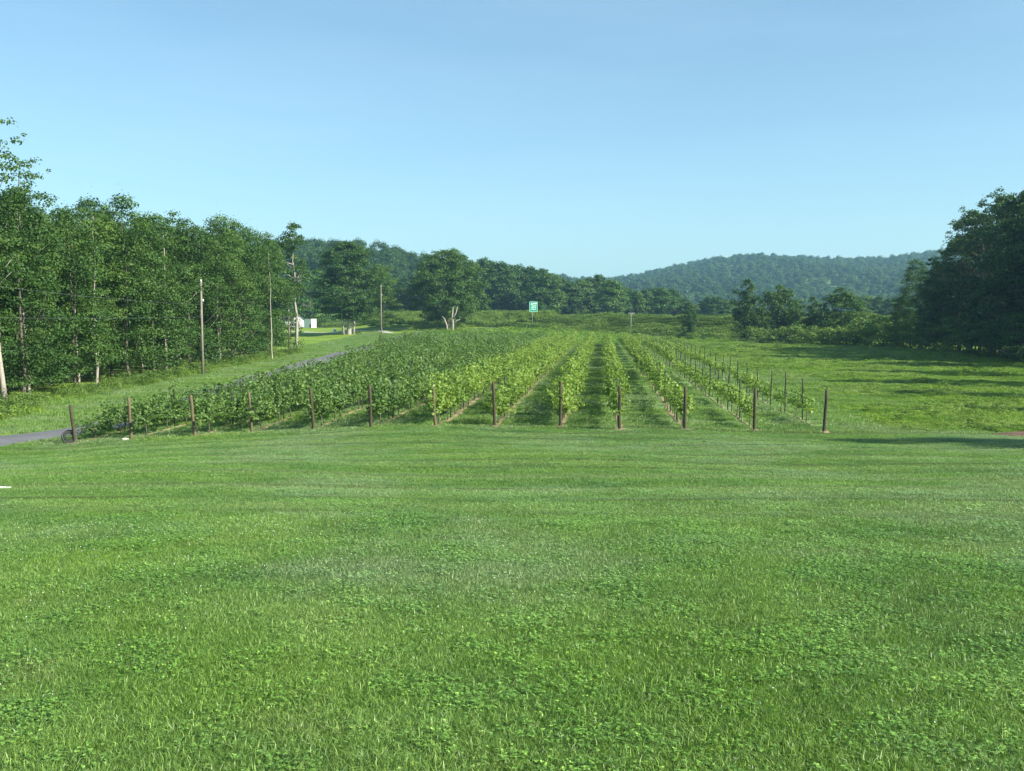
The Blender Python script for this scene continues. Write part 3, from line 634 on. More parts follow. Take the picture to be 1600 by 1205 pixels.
# weedy field on the right
mead_src = [source('s', blades(110, .28, .34, .016, r, .8, M['meadow'])) for _ in range(3)] + [source('s', broad(120, .32, .42, r, M['meadow'], .10)) for _ in range(2)] + [source('s', broad(170, .45, .85, r, M['shrub'], .13))]
n = 30000; y = 37.3 + (r.random(n) ** 1.4) * 136; x0 = 14.6 + (y - 37) * .095; x = x0 + r.random(n) * (np.minimum(50 + 0 * y, .6 * y + 6) - x0)
tn = hnoise(x, y, .35, 9) * .6 + hnoise(x, y, 1.2, 10) * .4
pk = np.where(r.random(n) < .006 + .03 * sm(.6, .8, tn), 5, np.where(r.random(n) < .3, 3 + r.integers(0, 2, n), r.integers(0, 3, n)))
s = np.interp(y, [37, 70, 170], [.8, 1.3, 2.4]) * r.uniform(.7, 1.3, n); hz = np.interp(y, [37, 70, 170], [.34, .42, .6]) * (.4 + 1.1 * tn) * r.uniform(.7, 1.3, n) * np.interp(y, [37.3, 38.5], [.6, 1])
scatter('field_weeds', np.column_stack([x, y, T(x, y)]), r.uniform(0, 6, n), np.column_stack([s, s, hz]), pk, mead_src, 'rough unmown grass and weeds covering the field right of the vineyard')
# taller weeds in a bank near the mown edge at the right
n = 420; x = 15.5 + 11 * r.random(n) ** .8; y = 39 + r.random(n) * 3.5 + (x - 17) * .12
scatter('tall_weeds', np.column_stack([x, y, T(x, y)]), r.uniform(0, 6, n), r.uniform(.45, 1.0, n) * .9, r.choice([0, 1, 2, 0, 1, 2, 3, 4, 5], n, p=[.15, .15, .14, .14, .14, .14, .06, .06, .02]), mead_src, 'bank of tall coarse weeds beside the mown edge at the right')
# weeds by the woodland foot
n = 2600; y = 40 + r.random(n) * 78; lx = np.interp(y, lane_line[:, 1], lane_line[:, 0]); x = -26.2 + r.random(n) * 1.6
x[:500] = r.uniform(-28, -23.4, 500); y[:500] = r.uniform(41, 50, 500)
scatter('woodland_weeds', np.column_stack([x, y, T(x, y)]), r.uniform(0, 6, n), r.uniform(.5, 1.1, n), r.integers(0, 6, n), mead_src, 'tall weeds along the foot of the woodland')
# brush on the embankment
br_src = [source('s', broad(620, 1.3, .8, r, M['shrub'], .19)) for _ in range(3)]
n = 40000; P = np.column_stack([r.uniform(-62, 92, n), r.uniform(156, 300, n)]); off = dist_poly(P[:, 0], P[:, 1], EMB); hn = hnoise(P[:, 0], P[:, 1], .45, 12)
cy = np.interp(P[:, 0], [q[0] for q in EMB], [q[1] for q in EMB])
okk = (off < 21) & (off > 1.5) & (P[:, 1] < cy + 3) & (np.hypot(P[:, 0] - OAKXY[0], P[:, 1] - OAKXY[1]) > 5); P = P[okk]; hn = hn[okk]; off = off[okk]
hgt = (.28 + 1.05 * sm(.5, .8, hn)) * np.where(off < 4, .5, 1); n = len(P)
scatter('embankment_brush', np.column_stack([P, T(P[:, 0], P[:, 1]) - .05]), r.uniform(0, 6, n), np.column_stack([np.ones(n), np.ones(n), hgt]) * r.uniform(.8, 1.3, n)[:, None], r.integers(0, 3, n), br_src, 'dense low brush covering the slope of the embankment')
# far meadow cover
n = 6000; x = r.uniform(-62, 34, n); y = r.uniform(156, 262, n); lx = np.interp(y, lane_line[:, 1], lane_line[:, 0]); dd = dist_poly(x, y, [tuple(p) for p in DRIVE]); dl = dist_poly(x, y, [tuple(p) for p in lane_line[::3]])
ok = (dd > 1.4) & (dl > 1.9) & (dist_poly(x, y, EMB) > 14) & ~((x > -62) & (x < -20) & (y < 262)); x, y = x[ok], y[ok]; n = len(x)
scatter('far_field_grass', np.column_stack([x, y, T(x, y)]), r.uniform(0, 6, n), np.column_stack([np.full(n, 3.), np.full(n, 3.), r.uniform(.9, 2.0, n)]), r.integers(0, 5, n), mead_src, 'light green crop and grass of the far field behind the vineyard')

# ------------------------------------------------------------------ wooded hills (far wood reads as one mass)
def low_crown(seed, w, h, n, L):
    q = np.random.default_rng(seed); cl = []
    for _ in range(9):
        a = q.uniform(0, 6.28); rr = q.uniform(0, .28) * w; cl.append((np.array([rr * math.cos(a), rr * math.sin(a), h * q.uniform(.45, .85)]), (w * .27, w * .27, h * .17)))
    V, F = foliage(cl, n / 9 / (w * .27) ** 2, L, q, .8); return mesh_np('hill_crown', V, F, [M['hill']])
hill_far = [source('s', low_crown(200 + i, 9, 12, 330, 1.3)) for i in range(4)]
hill_near = [source('s', low_crown(210 + i, 7.6, 12, 800, .7)) for i in range(4)]
def hill(name, ridge, foot_d, foot_z, srcs, spacing, label, th=9, gap=None):
    px = np.array([p[0] for p in ridge], float); py = np.array([p[1] for p in ridge], float); dd = np.array([p[2] for p in ridge], float)
    nu = 160; u = np.linspace(px[0], px[-1], nu); RY = np.interp(u, px, py); RD = np.interp(u, px, dd)
    k = np.ones(5) / 5; RYs = np.convolve(np.pad(RY, 2, 'edge'), k, 'valid'); RX = (u - 800) / FPX * RD; RZ = (495 - RYs) / FPX * RD - th
    fd = np.broadcast_to(np.asarray(foot_d, float), (nu,)); FX = (u - 800) / FPX * fd
    vs_ = np.concatenate([np.linspace(0, 1, 22), [1.15, 1.4, 1.8]]); 
    def surf(a, v):
        ix = a * (nu - 1); rx, rd, rz = np.interp(ix, np.arange(nu), RX), np.interp(ix, np.arange(nu), RD), np.interp(ix, np.arange(nu), RZ)
        fx, fdd = np.interp(ix, np.arange(nu), FX), np.interp(ix, np.arange(nu), fd)
        prof = np.where(v <= 1, np.sin(np.clip(v, 0, 1) * math.pi / 2) ** 1.15, np.clip(1 - (v - 1) * .55, 0, 1))
        X_ = fx + (rx - fx) * v; Y_ = fdd + (rd - fdd) * v
        und = (np.sin(X_ * .021 + v * 3) + np.sin(X_ * .037 + 1.3 + v * 5)) * .035 * np.clip(rz - foot_z, 0, 99) * np.clip(1 - v, 0, 1) * np.clip(v * 4, 0, 1)
        return X_, Y_, foot_z + (rz - foot_z) * prof + und
    A, B = np.meshgrid(np.linspace(0, 1, nu), vs_); X_, Y_, Z_ = surf(A, B)
    V = np.stack([X_, Y_, Z_], -1).reshape(-1, 3); i = np.arange(len(V)).reshape(len(vs_), nu); F = np.stack([i[:-1, :-1], i[:-1, 1:], i[1:, 1:], i[1:, :-1]], -1).reshape(-1, 4)
    tag(link(name, mesh_np(name, V, F, [M['ground']], True)), label, kind='structure')
    area = abs(RX[-1] - RX[0]) * np.mean(RD - fd); n = int(area / spacing ** 2)
    a = r.random(n); v = r.random(n) * 1.12; x, y, z = surf(a, v); pxx = 800 + x / y * FPX
    if gap is not None: ok = ~gap(pxx, v); x, y, z = x[ok], y[ok], z[ok]
    n = len(x); s = r.uniform(.7, 1.25, n) * 1.0
    scatter('hill_forest', np.column_stack([x, y, z - 1.5]), r.uniform(0, 6, n), np.column_stack([s, s, s * r.uniform(.85, 1.15, n)]), r.integers(0, 4, n), srcs, 'continuous broadleaf forest covering the ' + label.split(',')[0])
LH = [(120, 400, 520), (300, 384, 520), (380, 378, 520), (440, 372, 520), (480, 370, 520), (520, 369, 520), (560, 371, 520), (600, 377, 520), (640, 388, 520), (680, 396, 515), (720, 402, 510), (760, 409, 505), (800, 416, 500), (840, 423, 500), (870, 430, 495), (910, 445, 490), (960, 462, 480), (1040, 482, 470)]
hill('hill', LH, 345, -2.5, hill_near, 5.0, 'nearer wooded hill at the left, falling towards the valley gap', 15, lambda p, v: (p > 598) & (p < 650) & (v < .12))
MH = [(700, 445, 1100), (780, 434, 1100), (860, 426, 1100), (900, 429, 1100), (940, 436, 1100), (1000, 452, 1100), (1100, 470, 1100)]
hill('hill', MH, 700, -4, hill_far, 9.5, 'small hazy wooded ridge in the valley gap, between both hills', 15)
RH = [(860, 452, 1500), (900, 441, 1500), (940, 434, 1500), (1000, 424, 1500), (1060, 412, 1500), (1100, 406, 1500), (1130, 402, 1500), (1160, 399, 1500), (1200, 398, 1500), (1250, 400, 1500), (1300, 402, 1500), (1350, 402, 1480), (1400, 399, 1460), (1460, 391, 1440), (1520, 385, 1420), (1600, 380, 1400), (1750, 378, 1400), (1900, 390, 1400), (2050, 420, 1400)]
hill('hill', RH, 620, -4, hill_far, 9.0, 'long blue-green wooded hill at the right, behind the field clump', 19)

# ------------------------------------------------------------------ vineyard
def vine_mesh(seed, kind):
    """one grapevine, cordon along local Y, two metres of row"""
    q = np.random.default_rng(seed); C = []
    if kind == 'full': ns, h0, h1, bush = 36, .38, 1.85, .37
    elif kind == 'mid': ns, h0, h1, bush = 18, .45, 1.55, .26
    else: ns, h0, h1, bush = 15, .42, 1.2, .24
    for s in range(ns):
        y0 = q.uniform(-1.05, 1.05) if kind != 'young' else q.normal(0, .38); top = q.uniform(.62, 1.0) * h1 * (1.12 if q.random() < .12 else 1)
        a = q.uniform(0, 6.28); out = q.uniform(.05, bush); n = int(27 * (top - h0) / 1.1) + 5
        t = np.sort(q.random(n)); z = h0 + .1 + (top - h0) * t; droop = q.random() < .35
        rr = out * (.3 + t * 1.2)
        x = math.cos(a) * rr + q.normal(0, .05, n); y = y0 + math.sin(a) * rr + q.normal(0, .06, n)
        if droop: z = z - t ** 2 * (top - h0) * q.uniform(.4, 1.0); x = x * 1.7
        C.append(np.column_stack([x, y, z]))
    C = np.vstack(C); Nn = np.column_stack([C[:, 0] * 2.5, np.zeros(len(C)), np.full(len(C), .35)]) + q.normal(size=(len(C), 3)) * .6
    return leaf_quads(C, Nn, .118, .105, q)
def trunk_mesh(seed, kind):
    q = np.random.default_rng(seed); mb = MB(); h = .85 if kind != 'young' else .7; w = .02 if kind == 'full' else .018
    mb.tube([(0, 0, -.1), (q.normal(0, .03), .02, .3), (q.normal(0, .03), -.03, .6), (0, 0, h)], [w * 1.4, w, w * .9, w * .8], 5)
    if kind != 'young': mb.tube([(0, -.95, h + .03), (.02, -.4, h), (0, 0, h - .03), (-.02, .4, h), (0, .95, h + .03)], [w * .4, w * .6, w * .8, w * .6, w * .4], 5)
    return mb.mesh('trunk', M['bark'])
VV = {}
for kind, mt, nv in (('full', 'vine_dark', 5), ('full', 'vine_light', 5), ('mid', 'vine_light', 4), ('young', 'vine_light', 4)):
    VV[kind, mt] = []
    for s in range(nv):
        V, F = vine_mesh(300 + s + len(VV) * 20, kind); me = mesh_np('vine_foliage', V, F, [M[mt]]); VV[kind, mt].append((me, trunk_mesh(400 + s, kind)))
allv = []
for ri, e in enumerate(ENDS + EXTRA):
    extra = ri >= 13
    mt = 'vine_dark' if (ri < 6 or extra) else 'vine_light'
    y = e[1] + (1.15 if ri else 1.4); k = 0
    while y < ROW_END_Y:
        k += 1; kind = 'full'
        p_miss = .02
        if ri == 9: kind = 'full' if random.random() < .75 else 'mid'
        if ri == 10: kind = 'mid' if y < 60 or random.random() < .4 else 'full'; p_miss = .12
        if ri == 11: kind = ('young' if y < 75 else 'mid'); p_miss = .25
        if ri == 12: kind = 'young'; p_miss = .32 if y < 110 else .25
        if random.random() > p_miss or k < 4 and ri < 6: allv.append((y, e[0] + (y - e[1]) * .09 , ri, k, kind, mt))
        y += 2.0 * (1 if kind != 'young' else .95)
allv.sort()
near, far = allv[:300], allv[300:]
RZ_ROW = -math.atan(.09)
first = {}
for (y, x, ri, k, kind, mt) in near:
    vi = random.randrange(len(VV[kind, mt])); key = (kind, mt, vi); loc = (x + random.gauss(0, .04), y, Tz(x, y)); rz = RZ_ROW + (math.pi if random.random() < .5 else 0); hz = random.uniform(.88, 1.12)
    if ri == 0: hz *= np.interp(y, [36, 48, 70], [.60, .70, .85])
    elif ri in (1, 2): hz *= np.interp(y, [36, 60], [.80, .88])
    elif ri < 6: hz *= .94
    elif ri >= 13: hz *= .72
    sc = (random.uniform(.9, 1.2), 1.05, hz)
    if key in first: o = copy_thing(first[key], loc, rz, sc)
    else:
        o = empty('grapevine', loc, rz, sc); fm, tm = VV[kind, mt][vi]; link('foliage', fm, o); link('trunk', tm, o); first[key] = o
        tag(o, 'x', 'grapevine')
    colr = 'dark green' if mt == 'vine_dark' else 'bright green'; colr = {'full': colr, 'mid': 'thin ' + colr, 'young': 'sparse young'}[kind]
    o['label'] = ('%s grapevine, %s from the front behind the %s end post from the left' % (colr, ordn(k), ordn(ri + 1))) if ri < 13 else ('dark green grapevine, %s from the front in the %s short row towards the lane' % (ordn(k), ordn(ri - 12)))
    o['group'] = 'grapevines in the near part of the rows'
fs = [source('s', me) for key in (('full', 'vine_dark'), ('full', 'vine_light'), ('mid', 'vine_light'), ('young', 'vine_light')) for me, _ in VV[key]]
offs = {('full', 'vine_dark'): (0, 5), ('full', 'vine_light'): (5, 5), ('mid', 'vine_light'): (10, 4), ('young', 'vine_light'): (14, 4)}
P = np.array([(x, y, Tz(x, y)) for (y, x, *_r) in far]); pk = np.array([offs[v[4], v[5]][0] + random.randrange(offs[v[4], v[5]][1]) for v in far]); n = len(far)
scatter('distant_vine_rows', P, np.where(r.random(n) < .5, RZ_ROW, RZ_ROW + math.pi), np.column_stack([r.uniform(.9, 1.3, n), np.full(n, 1.08), r.uniform(.9, 1.12, n)]), pk, fs, 'distant grapevines merging into long green rows at the back of the vineyard')
# second vineyard block further back at the left
P = []
for rr in range(15):
    for yy in np.arange(208, 249, 2.0):
        xx = -29 + rr * 2.6 + (yy - 190) * .02
        dl_ = min(dist_poly(np.array([xx]), np.array([yy]), [tuple(p) for p in lane_line[::4]])[0], dist_poly(np.array([xx]), np.array([yy]), [tuple(p) for p in DRIVE])[0])
        if dl_ > 2.5 and xx < 8 and math.hypot(xx - OAKXY[0], yy - OAKXY[1]) > 8 and yy > 205: P.append((xx, yy, Tz(xx, yy)))
P = np.array(P); n = len(P)
scatter('far_vineyard_block', P, r.uniform(0, 6, n), np.column_stack([r.uniform(1.2, 1.6, n), np.full(n, 1.4), r.uniform(.6, .75, n)]), 5 + r.integers(0, 5, n), fs, 'light green far block of vines between the lane and the oak')

# end posts
def post_mesh(h, rad, mat, seed):
    q = np.random.default_rng(seed); mb = MB(); t = np.linspace(0, 1, 6)
    P = np.column_stack([q.normal(0, .006, 6), q.normal(0, .006, 6), -.3 + (h + .3) * t]); mb.tube(P, rad * (1.04 - .1 * t), 10); return mb.mesh('post', mat)
GP = 'wooden end posts along the near edge of the vineyard'
tops = [(112, 632), (203, 621), (298, 617), (390, 612), (486, 606), (577, 601), (677, 598), (771, 597), (877, 597), (967, 603), (1070, 604), (1179, 606), (1290, 609)]
look = ['leaning dark wooden end post with a coil against its foot', 'wooden end post with a pale stone at its foot', 'tan wooden end post standing in a small soil mound', 'thin tan wooden end post, fourth from the left', 'dark wooden end post, fifth from the left', 'wooden end post, sixth from the left, last before the bright green vines',
        'brown wooden end post, seventh from the left, first of the bright green rows', 'dark wooden end post, eighth from the left', 'stout dark wooden end post left of the shaded grass aisle', 'stout dark wooden end post right of the shaded grass aisle', 'dark wooden end post fronting the thinning vines, third from the right', 'dark wooden end post second from the right', 'rightmost dark wooden end post, beside the weedy field']
for i, ((px, py), (tx, ty), (x, y)) in enumerate(zip(END_PX, tops, ENDS)):
    h = (py - ty) / FPX * y * 1.0; mat = M['post_tan'] if i in (1, 2, 3, 6) else M['post_wood']
    o = link('end_post', post_mesh(h, .060 if i not in (3,) else .048, mat, i), None, (x, y, Tz(x, y)), (random.gauss(0, .022), math.atan((tx - px) / (py - ty)) + random.gauss(0, .006), 0))
    tag(o, look[i], 'post', GP)
# soil mounds at the feet of some posts
def mound(x, y, w, h, mat, seed, label, cat='soil'):
    q = np.random.default_rng(seed); nr_, na = 7, 18; V = []; F = []
    for i in range(nr_):
        for j in range(na):
            a = j * 6.2832 / na; rr = i / (nr_ - 1) * w / 2 * (1 + .3 * math.sin(a * 2 + seed) + .15 * math.sin(a * 5 + seed) + q.normal(0, .10)); xx, yy = x + rr * math.cos(a), y + rr * math.sin(a) * .8
            V.append((xx - x, yy - y, Tz(xx, yy) - Tz(x, y) + h * (1 - (i / (nr_ - 1)) ** 1.6) * (1 + q.normal(0, .15)) - .04 * (i == nr_ - 1)))
            if i: b = (i - 1) * na; F.append([b + j, b + (j + 1) % na, b + na + (j + 1) % na, b + na + j])
    return tag(link('soil_patch', mesh_np('soil_patch', np.array(V), np.array(F)[:, ::-1], [mat], True), None, (x, y, Tz(x, y))), label, kind='structure')
nth = [ordn(i + 1) for i in range(13)]
for i, w in ((0, 1.0), (2, .9), (4, .8), (6, .9), (7, .8), (8, .9), (9, 1.1), (10, .9), (11, .9), (12, .7)):
    x, y = ENDS[i]; mound(x + (.25 if i == 4 else .05), y - .05, w * .75, .06, M['soil'], i, 'loose bare soil around the foot of the %s end post from the left' % nth[i])
# pale stone
def rock(name, x, y, s, mat, seed, label):
    q = np.random.default_rng(seed); V = []; F = []; na, nb = 10, 6
    for i in range(nb + 1):
        for j in range(na):
            th, a = math.pi * i / nb, j * 6.2832 / na; k = 1 + q.normal(0, .09); V.append((s[0] * math.sin(th) * math.cos(a) * k, s[1] * math.sin(th) * math.sin(a) * k, s[2] * math.cos(th) * k))
            if i: F.append([(i - 1) * na + j, i * na + j, i * na + (j + 1) % na, (i - 1) * na + (j + 1) % na])
    return tag(link(name, mesh_np(name, np.array(V), np.array(F), [mat]), None, (x, y, Tz(x, y) + s[2] * .45)), label, 'stone')
x, y = ENDS[1]; rock('stone', x - .12, y - .3, (.16, .11, .07), M['stone'], 3, 'pale flat stone at the foot of the second end post from the left')
# line posts
lp = post_mesh(1.75, .028, M['line_post'], 50); cnt = 0; LPS = []
for ri, e in enumerate(ENDS + EXTRA):
    y = e[1] + 3.9; k = 0
    while y < ROW_END_Y - 2:
        k += 1; dense = ri < 10 or ri >= 13
        if (dense and y < 68) or (not dense): LPS.append((y, e[0] + (y - e[1]) * .09, ri, k))
        y += 3.9
LPS.sort()
for (y, x, ri, k) in LPS[:290]:
    o = link('line_post', lp, None, (x, y, Tz(x, y)), (random.gauss(0, .02), random.gauss(0, .02), 0)); o.scale = (1, 1, random.uniform(.92, 1.05) * (.72 if ri == 0 or ri >= 13 else .85 if ri < 3 else 1))
    tag(o, ('slim dark line post, %s back from the %s end post from the left' % (ordn(k), ordn(ri + 1))) if ri < 13 else 'slim dark line post, %s in the %s short row towards the lane' % (ordn(k), ordn(ri - 12)), 'post', 'slim line posts in the vine rows')
for k, e in enumerate(EXTRA):
    o = link('short_row_post', lp, None, (e[0], e[1], Tz(*e))); tag(o, 'small end post of the %s short row towards the lane' % ordn(k + 1), 'post', 'end posts of the short rows beside the lane')
# trellis wires of each row
for ri, e in enumerate(ENDS):
    mb = MB(); ys_ = np.linspace(e[1], ROW_END_Y - 2, 28)
    for hh in (.85, 1.35):
        xx = e[0] + (ys_ - e[1]) * .09; mb.tube(np.column_stack([xx, ys_, T(xx, ys_) + hh]), .0035, 4, False)
    tag(link('trellis_wire', mb.mesh('trellis_wire', M['wire'])), 'pair of thin trellis wires running back from the %s end post from the left' % nth[ri], 'wire', 'trellis wires of the vine rows')
# coil leaning on the leftmost post
x, y = ENDS[0]; root = empty('wire_coil', (x - .16, y - .12, Tz(x, y) + .0), R(35)); tag(root, 'round coil of grey tubing leaning against the leftmost end post', 'coil')
mb = MB(); mb2 = MB()
for q_ in range(18):
    a = np.linspace(0, 2 * math.pi, 33); rr = (.25 if q_ < 7 else .25 - .011 * (q_ - 6)) + .008 * math.sin(q_ * 2.1); off = ((q_ - 3) * .026 if q_ < 7 else .02 * math.sin(q_ * 1.7))
    Pp = np.column_stack([rr * np.cos(a), off + .01 * np.sin(3 * a + q_), rr * 1.05 * np.sin(a) + .28]); (mb2 if q_ in (1, 2, 3, 4) or q_ > 8 else mb).tube(Pp, .012, 6, False)
c1 = link('tubing', mb.mesh('tubing', M['hose']), root, None, (R(-14), 0, 0)); c2 = link('inner_tubing', mb2.mesh('inner_tubing', M['rubber']), root, None, (R(-14), 0, 0))
# white edging board at the picture's left edge, soil heap at the right
x, y = at(-6, 764); mb = MB(); mb.box((0, 0, .02), (.45, .07, .04)); tag(link('white_board', mb.mesh('white_board', M['white'], False), None, (x, y, Tz(x, y)), (0, R(4), R(8))), 'short white board lying in the lawn at the left picture edge', 'board')
x, y = at(1592, 684); mound(x + .9, y + .7, 2.6, .16, M['red_soil'], 21, 'heap of reddish brown soil at the right where the weeds begin')
for k_, (px, py, w, lab) in enumerate([(1047, 832, .22, 'small bare brown spot in the middle of the lawn'), (1302, 820, .45, 'worn brown patch in the right part of the lawn')]):
    x, y = at(px, py); mound(x, y, w, .03, M['red_soil'], 30 + k_, lab)

# ------------------------------------------------------------------ utility poles, wires
def pole(px, py, ty, label, rad=.09, arm=True, loc=None):
    x, y = at(px, py) if loc is None else loc; h = ((py - ty) / FPX * y) if loc is None else 6.9
    root = empty('utility_pole', (x, y, Tz(x, y))); tag(root, label, 'utility pole')
    mb = MB(); mb.tube([(0, 0, -.3), (0, 0, h * .5), (0, 0, h)], [rad * 1.2, rad, rad * .8], 10); link('pole', mb.mesh('pole', M['pole_wood']), root)
    for zz_ in (h - .02, h - 1.55):
        mb = MB(); mb.tube([(0, 0, 0), (0, 0, .1), (0, 0, .2)], [.05, .08, .04], 8); link('insulator', mb.mesh('insulator', M['insul']), root, (0 if zz_ > h - .1 else .12, 0, zz_ if zz_ > h - .1 else zz_))
    return root, (x, y, Tz(x, y) + h)
p1, t1 = pole(317, 586, 441, 'weathered utility pole standing on the verge in front of the woodland')
p2, t2 = pole(452, 553, 449, 'thin utility pole beside the tall slender tree at the woodland end')
p3, t3 = pole(596, 531, 448, 'utility pole alone in the open grass right of the big tree')
p0, t0 = pole(0, 0, 0, 'utility pole outside the picture at the left', loc=(-25.4, 39.0))
t0 = (t0[0], t0[1], 1.9)
def wire(a, b, sag, label):
    a = np.array(a); b = np.array(b); t = np.linspace(0, 1, 24); P = a + (b - a) * t[:, None]; P[:, 2] -= sag * 4 * t * (1 - t); mb = MB(); mb.tube(P, .008, 5, False)
    tag(link('power_wire', mb.mesh('power_wire', M['wire'])), label, 'wire', 'wires strung between the utility poles')
dn = lambda p, d: (p[0], p[1], p[2] - d)
wire(t0, (t1[0], t1[1], .95), .25, 'upper wire running left from the verge pole in front of the woodland')
wire(dn(t0, 1.85), (t1[0], t1[1], .0), .12, 'lower wire running left from the verge pole in front of the woodland')
wire(dn(t1, 0), dn(t2, 0), .5, 'wire from the verge pole to the thin pole at the woodland end')
wire(dn(t2, 0), dn(t3, 0), .9, 'wire from the thin pole to the pole in the open grass')
sh = shrub_src[0]
for (px, py, h, lab) in ((596, 531, .9, 'small weedy bush at the foot of the pole in the open grass'), (560, 526, 1.0, 'small pointed bush left of the pole in the open grass'), (322, 585, .55, 'small weed bush at the foot of the verge pole')):
    x, y = at(px, py); put(sh, x + .05, y + .2, h, .8, None, lab)

# ------------------------------------------------------------------ house and shed far left
def gable_house(x, y, w, d, h, rh, rz):
    root = empty('white_house', (x, y, Tz(x, y)), rz); tag(root, 'small white gabled house with a brown roof, half hidden by the slender tree', 'house')
    mb = MB(); mb.box((0, 0, h / 2), (w, d, h)); mb.add([(-w / 2, -d / 2, h), (w / 2, -d / 2, h), (0, -d / 2, h + rh), (-w / 2, d / 2, h), (w / 2, d / 2, h), (0, d / 2, h + rh)], [[0, 1, 2, 2], [4, 3, 5, 5]])
    link('wall', mb.mesh('wall', M['offwhite'], False), root)
    mb = MB(); t_ = .12; ov = .25; s = rh / (w / 2)
    for sg in (-1, 1):
        x0, x1 = sg * (w / 2 + ov), 0; z0, z1 = h - ov * s + .02, h + rh + .02
        V = [(x0, -d / 2 - ov, z0), (x1, -d / 2 - ov, z1), (x1, d / 2 + ov, z1), (x0, d / 2 + ov, z0), (x0, -d / 2 - ov, z0 + t_), (x1, -d / 2 - ov, z1 + t_), (x1, d / 2 + ov, z1 + t_), (x0, d / 2 + ov, z0 + t_)]
        mb.add(V, [[0, 1, 2, 3], [4, 7, 6, 5], [0, 4, 5, 1], [1, 5, 6, 2], [2, 6, 7, 3], [3, 7, 4, 0]])
    link('roof', mb.mesh('roof', M['roof'], False), root)
    mb = MB(); mb.box((-.15 * w, -d / 2 - .02, h * .45), (w * .25, .06, h * .35)); wd = link('window', mb.mesh('window', M['dark'], False), root)
    mb = MB(); mb.box((.3 * w, -d / 2 - .02, h * .4), (w * .2, .06, h * .75)); link('door', mb.mesh('door', M['white'], False), root)
    return root
x, y = atd(467.5, 260); gable_house(x, y, 2.7, 2.6, 2.2, 1.1, R(12))
xh, yh = atd(450, 268); rt = empty('brown_roofed_wing', (xh, yh, Tz(xh, yh))); tag(rt, 'long low wing with a brown roof left of the white gable', 'building')
mb = MB(); mb.box((0, 0, .95), (3.4, 2.4, 1.9)); link('wall', mb.mesh('wall', M['offwhite'], False), rt)
mb = MB(); mb.add([(-1.9, -1.5, 1.85), (1.9, -1.5, 1.85), (1.9, 0, 2.95), (-1.9, 0, 2.95), (-1.9, 1.5, 1.85), (1.9, 1.5, 1.85)], [[0, 1, 2, 3], [3, 2, 5, 4], [0, 3, 4, 4], [1, 5, 2, 2]]); link('roof', mb.mesh('roof', M['roof'], False), rt)
x, y = atd(484, 255); rt = empty('storage_shed', (x, y, Tz(x, y)), R(-28)); tag(rt, 'box shaped white shed with painted shade on its side wall right of the house', 'shed')
mb = MB(); mb.box((.35, 0, 1.12), (2.15, 2.0, 2.25)); link('front_wall', mb.mesh('front_wall', M['white'], False), rt)
mb = MB(); mb.box((-.745, 0, 1.1), (.05, 1.98, 2.2)); link('side_wall', mb.mesh('side_wall', M['shadewall'], False), rt)  # unlit left face of the white shed, shade painted in as grey
mb = MB(); mb.box((.3, 0, 2.31), (2.45, 2.2, .12)); link('roof', mb.mesh('roof', M['roof'], False), rt)
mb = MB(); mb.box((1.15, -1.03, .45), (.5, .06, .9)); link('door', mb.mesh('door', M['dark'], False), rt)
# white barrel by the big tree
x, y = at(523, 521); mb = MB(); mb.tube([(0, 0, 0), (0, 0, .1), (0, 0, .55), (0, 0, .8), (0, 0, .95)], [.24, .27, .28, .27, .1], 14); tag(link('white_tank', mb.mesh('white_tank', M['white']), None, (x, y, Tz(x, y))), 'small white tank at the foot of the big spreading tree', 'tank')

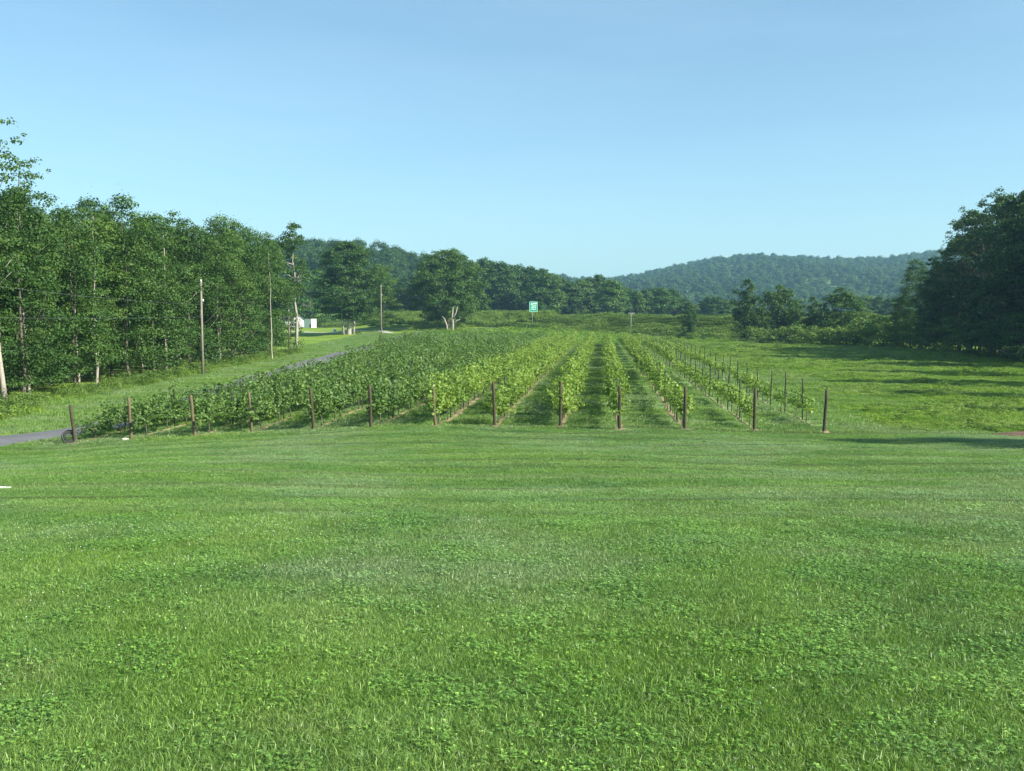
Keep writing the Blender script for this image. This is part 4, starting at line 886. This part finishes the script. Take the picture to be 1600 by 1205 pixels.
# ------------------------------------------------------------------ signs
def rsign():
    x, y = atd(831.5, 200); z = Tz(x, y); root = empty('road_sign', (x, y, z)); tag(root, 'green road sign on a tall thin post behind the vineyard', 'road sign')
    hb = (495 - 487.5) / FPX * y - z; ht = (495 - 471.5) / FPX * y - z; w = 1.65; cx = .25
    mb = MB(); mb.tube([(0, 0, -.3), (0, 0, ht * .5), (0, 0, ht - .1)], .055, 8); link('post', mb.mesh('post', M['galv']), root)
    mb = MB(); mb.box((cx, -.09, (hb + ht) / 2), (w, .05, ht - hb)); pn = link('panel', mb.mesh('panel', M['sign_green'], False), root)
    mb = MB(); H = ht - hb; cz = (hb + ht) / 2
    for (bx_, bz_, bw, bh) in ((0, H / 2 - .05, w - .04, .06), (0, -H / 2 + .05, w - .04, .06), (-w / 2 + .05, 0, .06, H - .08), (w / 2 - .05, 0, .06, H - .08)): mb.box((cx + bx_, -.118, cz + bz_), (bw, .006, bh))
    link('border', mb.mesh('border', M['sign_white'], False), pn)
    mb = MB()
    for (bx_, bz_, bw, bh) in ((.25, .62, .75, .28), (-.35, .5, .3, .35), (.1, .15, .9, .16), (-.2, -.15, .5, .16), (.35, -.15, .3, .16), (.0, -.5, 1.0, .16)): mb.box((cx + bx_, -.118, cz + bz_), (bw, .006, bh))
    link('legend', mb.mesh('legend', M['sign_white'], False), pn)
rsign()
x, y = atd(985.5, 186); z = Tz(x, y); root = empty('t_pole', (x, y, z)); tag(root, 'thin grey pole with a short flat crosshead at the foot of the embankment', 'pole'); h = (495 - 490) / FPX * y - z
mb = MB(); mb.tube([(0, 0, -.3), (0, 0, h)], .05, 8); link('post', mb.mesh('post', M['galv']), root)
mb = MB(); mb.box((.1, 0, h + .05), (1.2, .18, .16)); mb.box((.1, 0, h - .14), (.35, .12, .2)); link('crosshead', mb.mesh('crosshead', M['galv'], False), root)

# ------------------------------------------------------------------ air
hm, t = newmat('haze'); pv = N(t, 'ShaderNodeVolumePrincipled'); pv.inputs['Color'].default_value = (.40, .74, 1, 1); pv.inputs['Density'].default_value = .00027; pv.inputs['Anisotropy'].default_value = .2
o = N(t, 'ShaderNodeOutputMaterial'); t.links.new(pv.outputs[0], o.inputs['Volume'])
mb = MB(); mb.box((0, 1250, 57), (5600, 3700, 146)); hz_ = link('haze', mb.mesh('haze', hm, False)); tag(hz_, 'thin summer haze over the valley', kind='stuff')
print('objects', len(bpy.data.objects), 'vines', len(near), len(far), 'posts', min(len(LPS), 290))
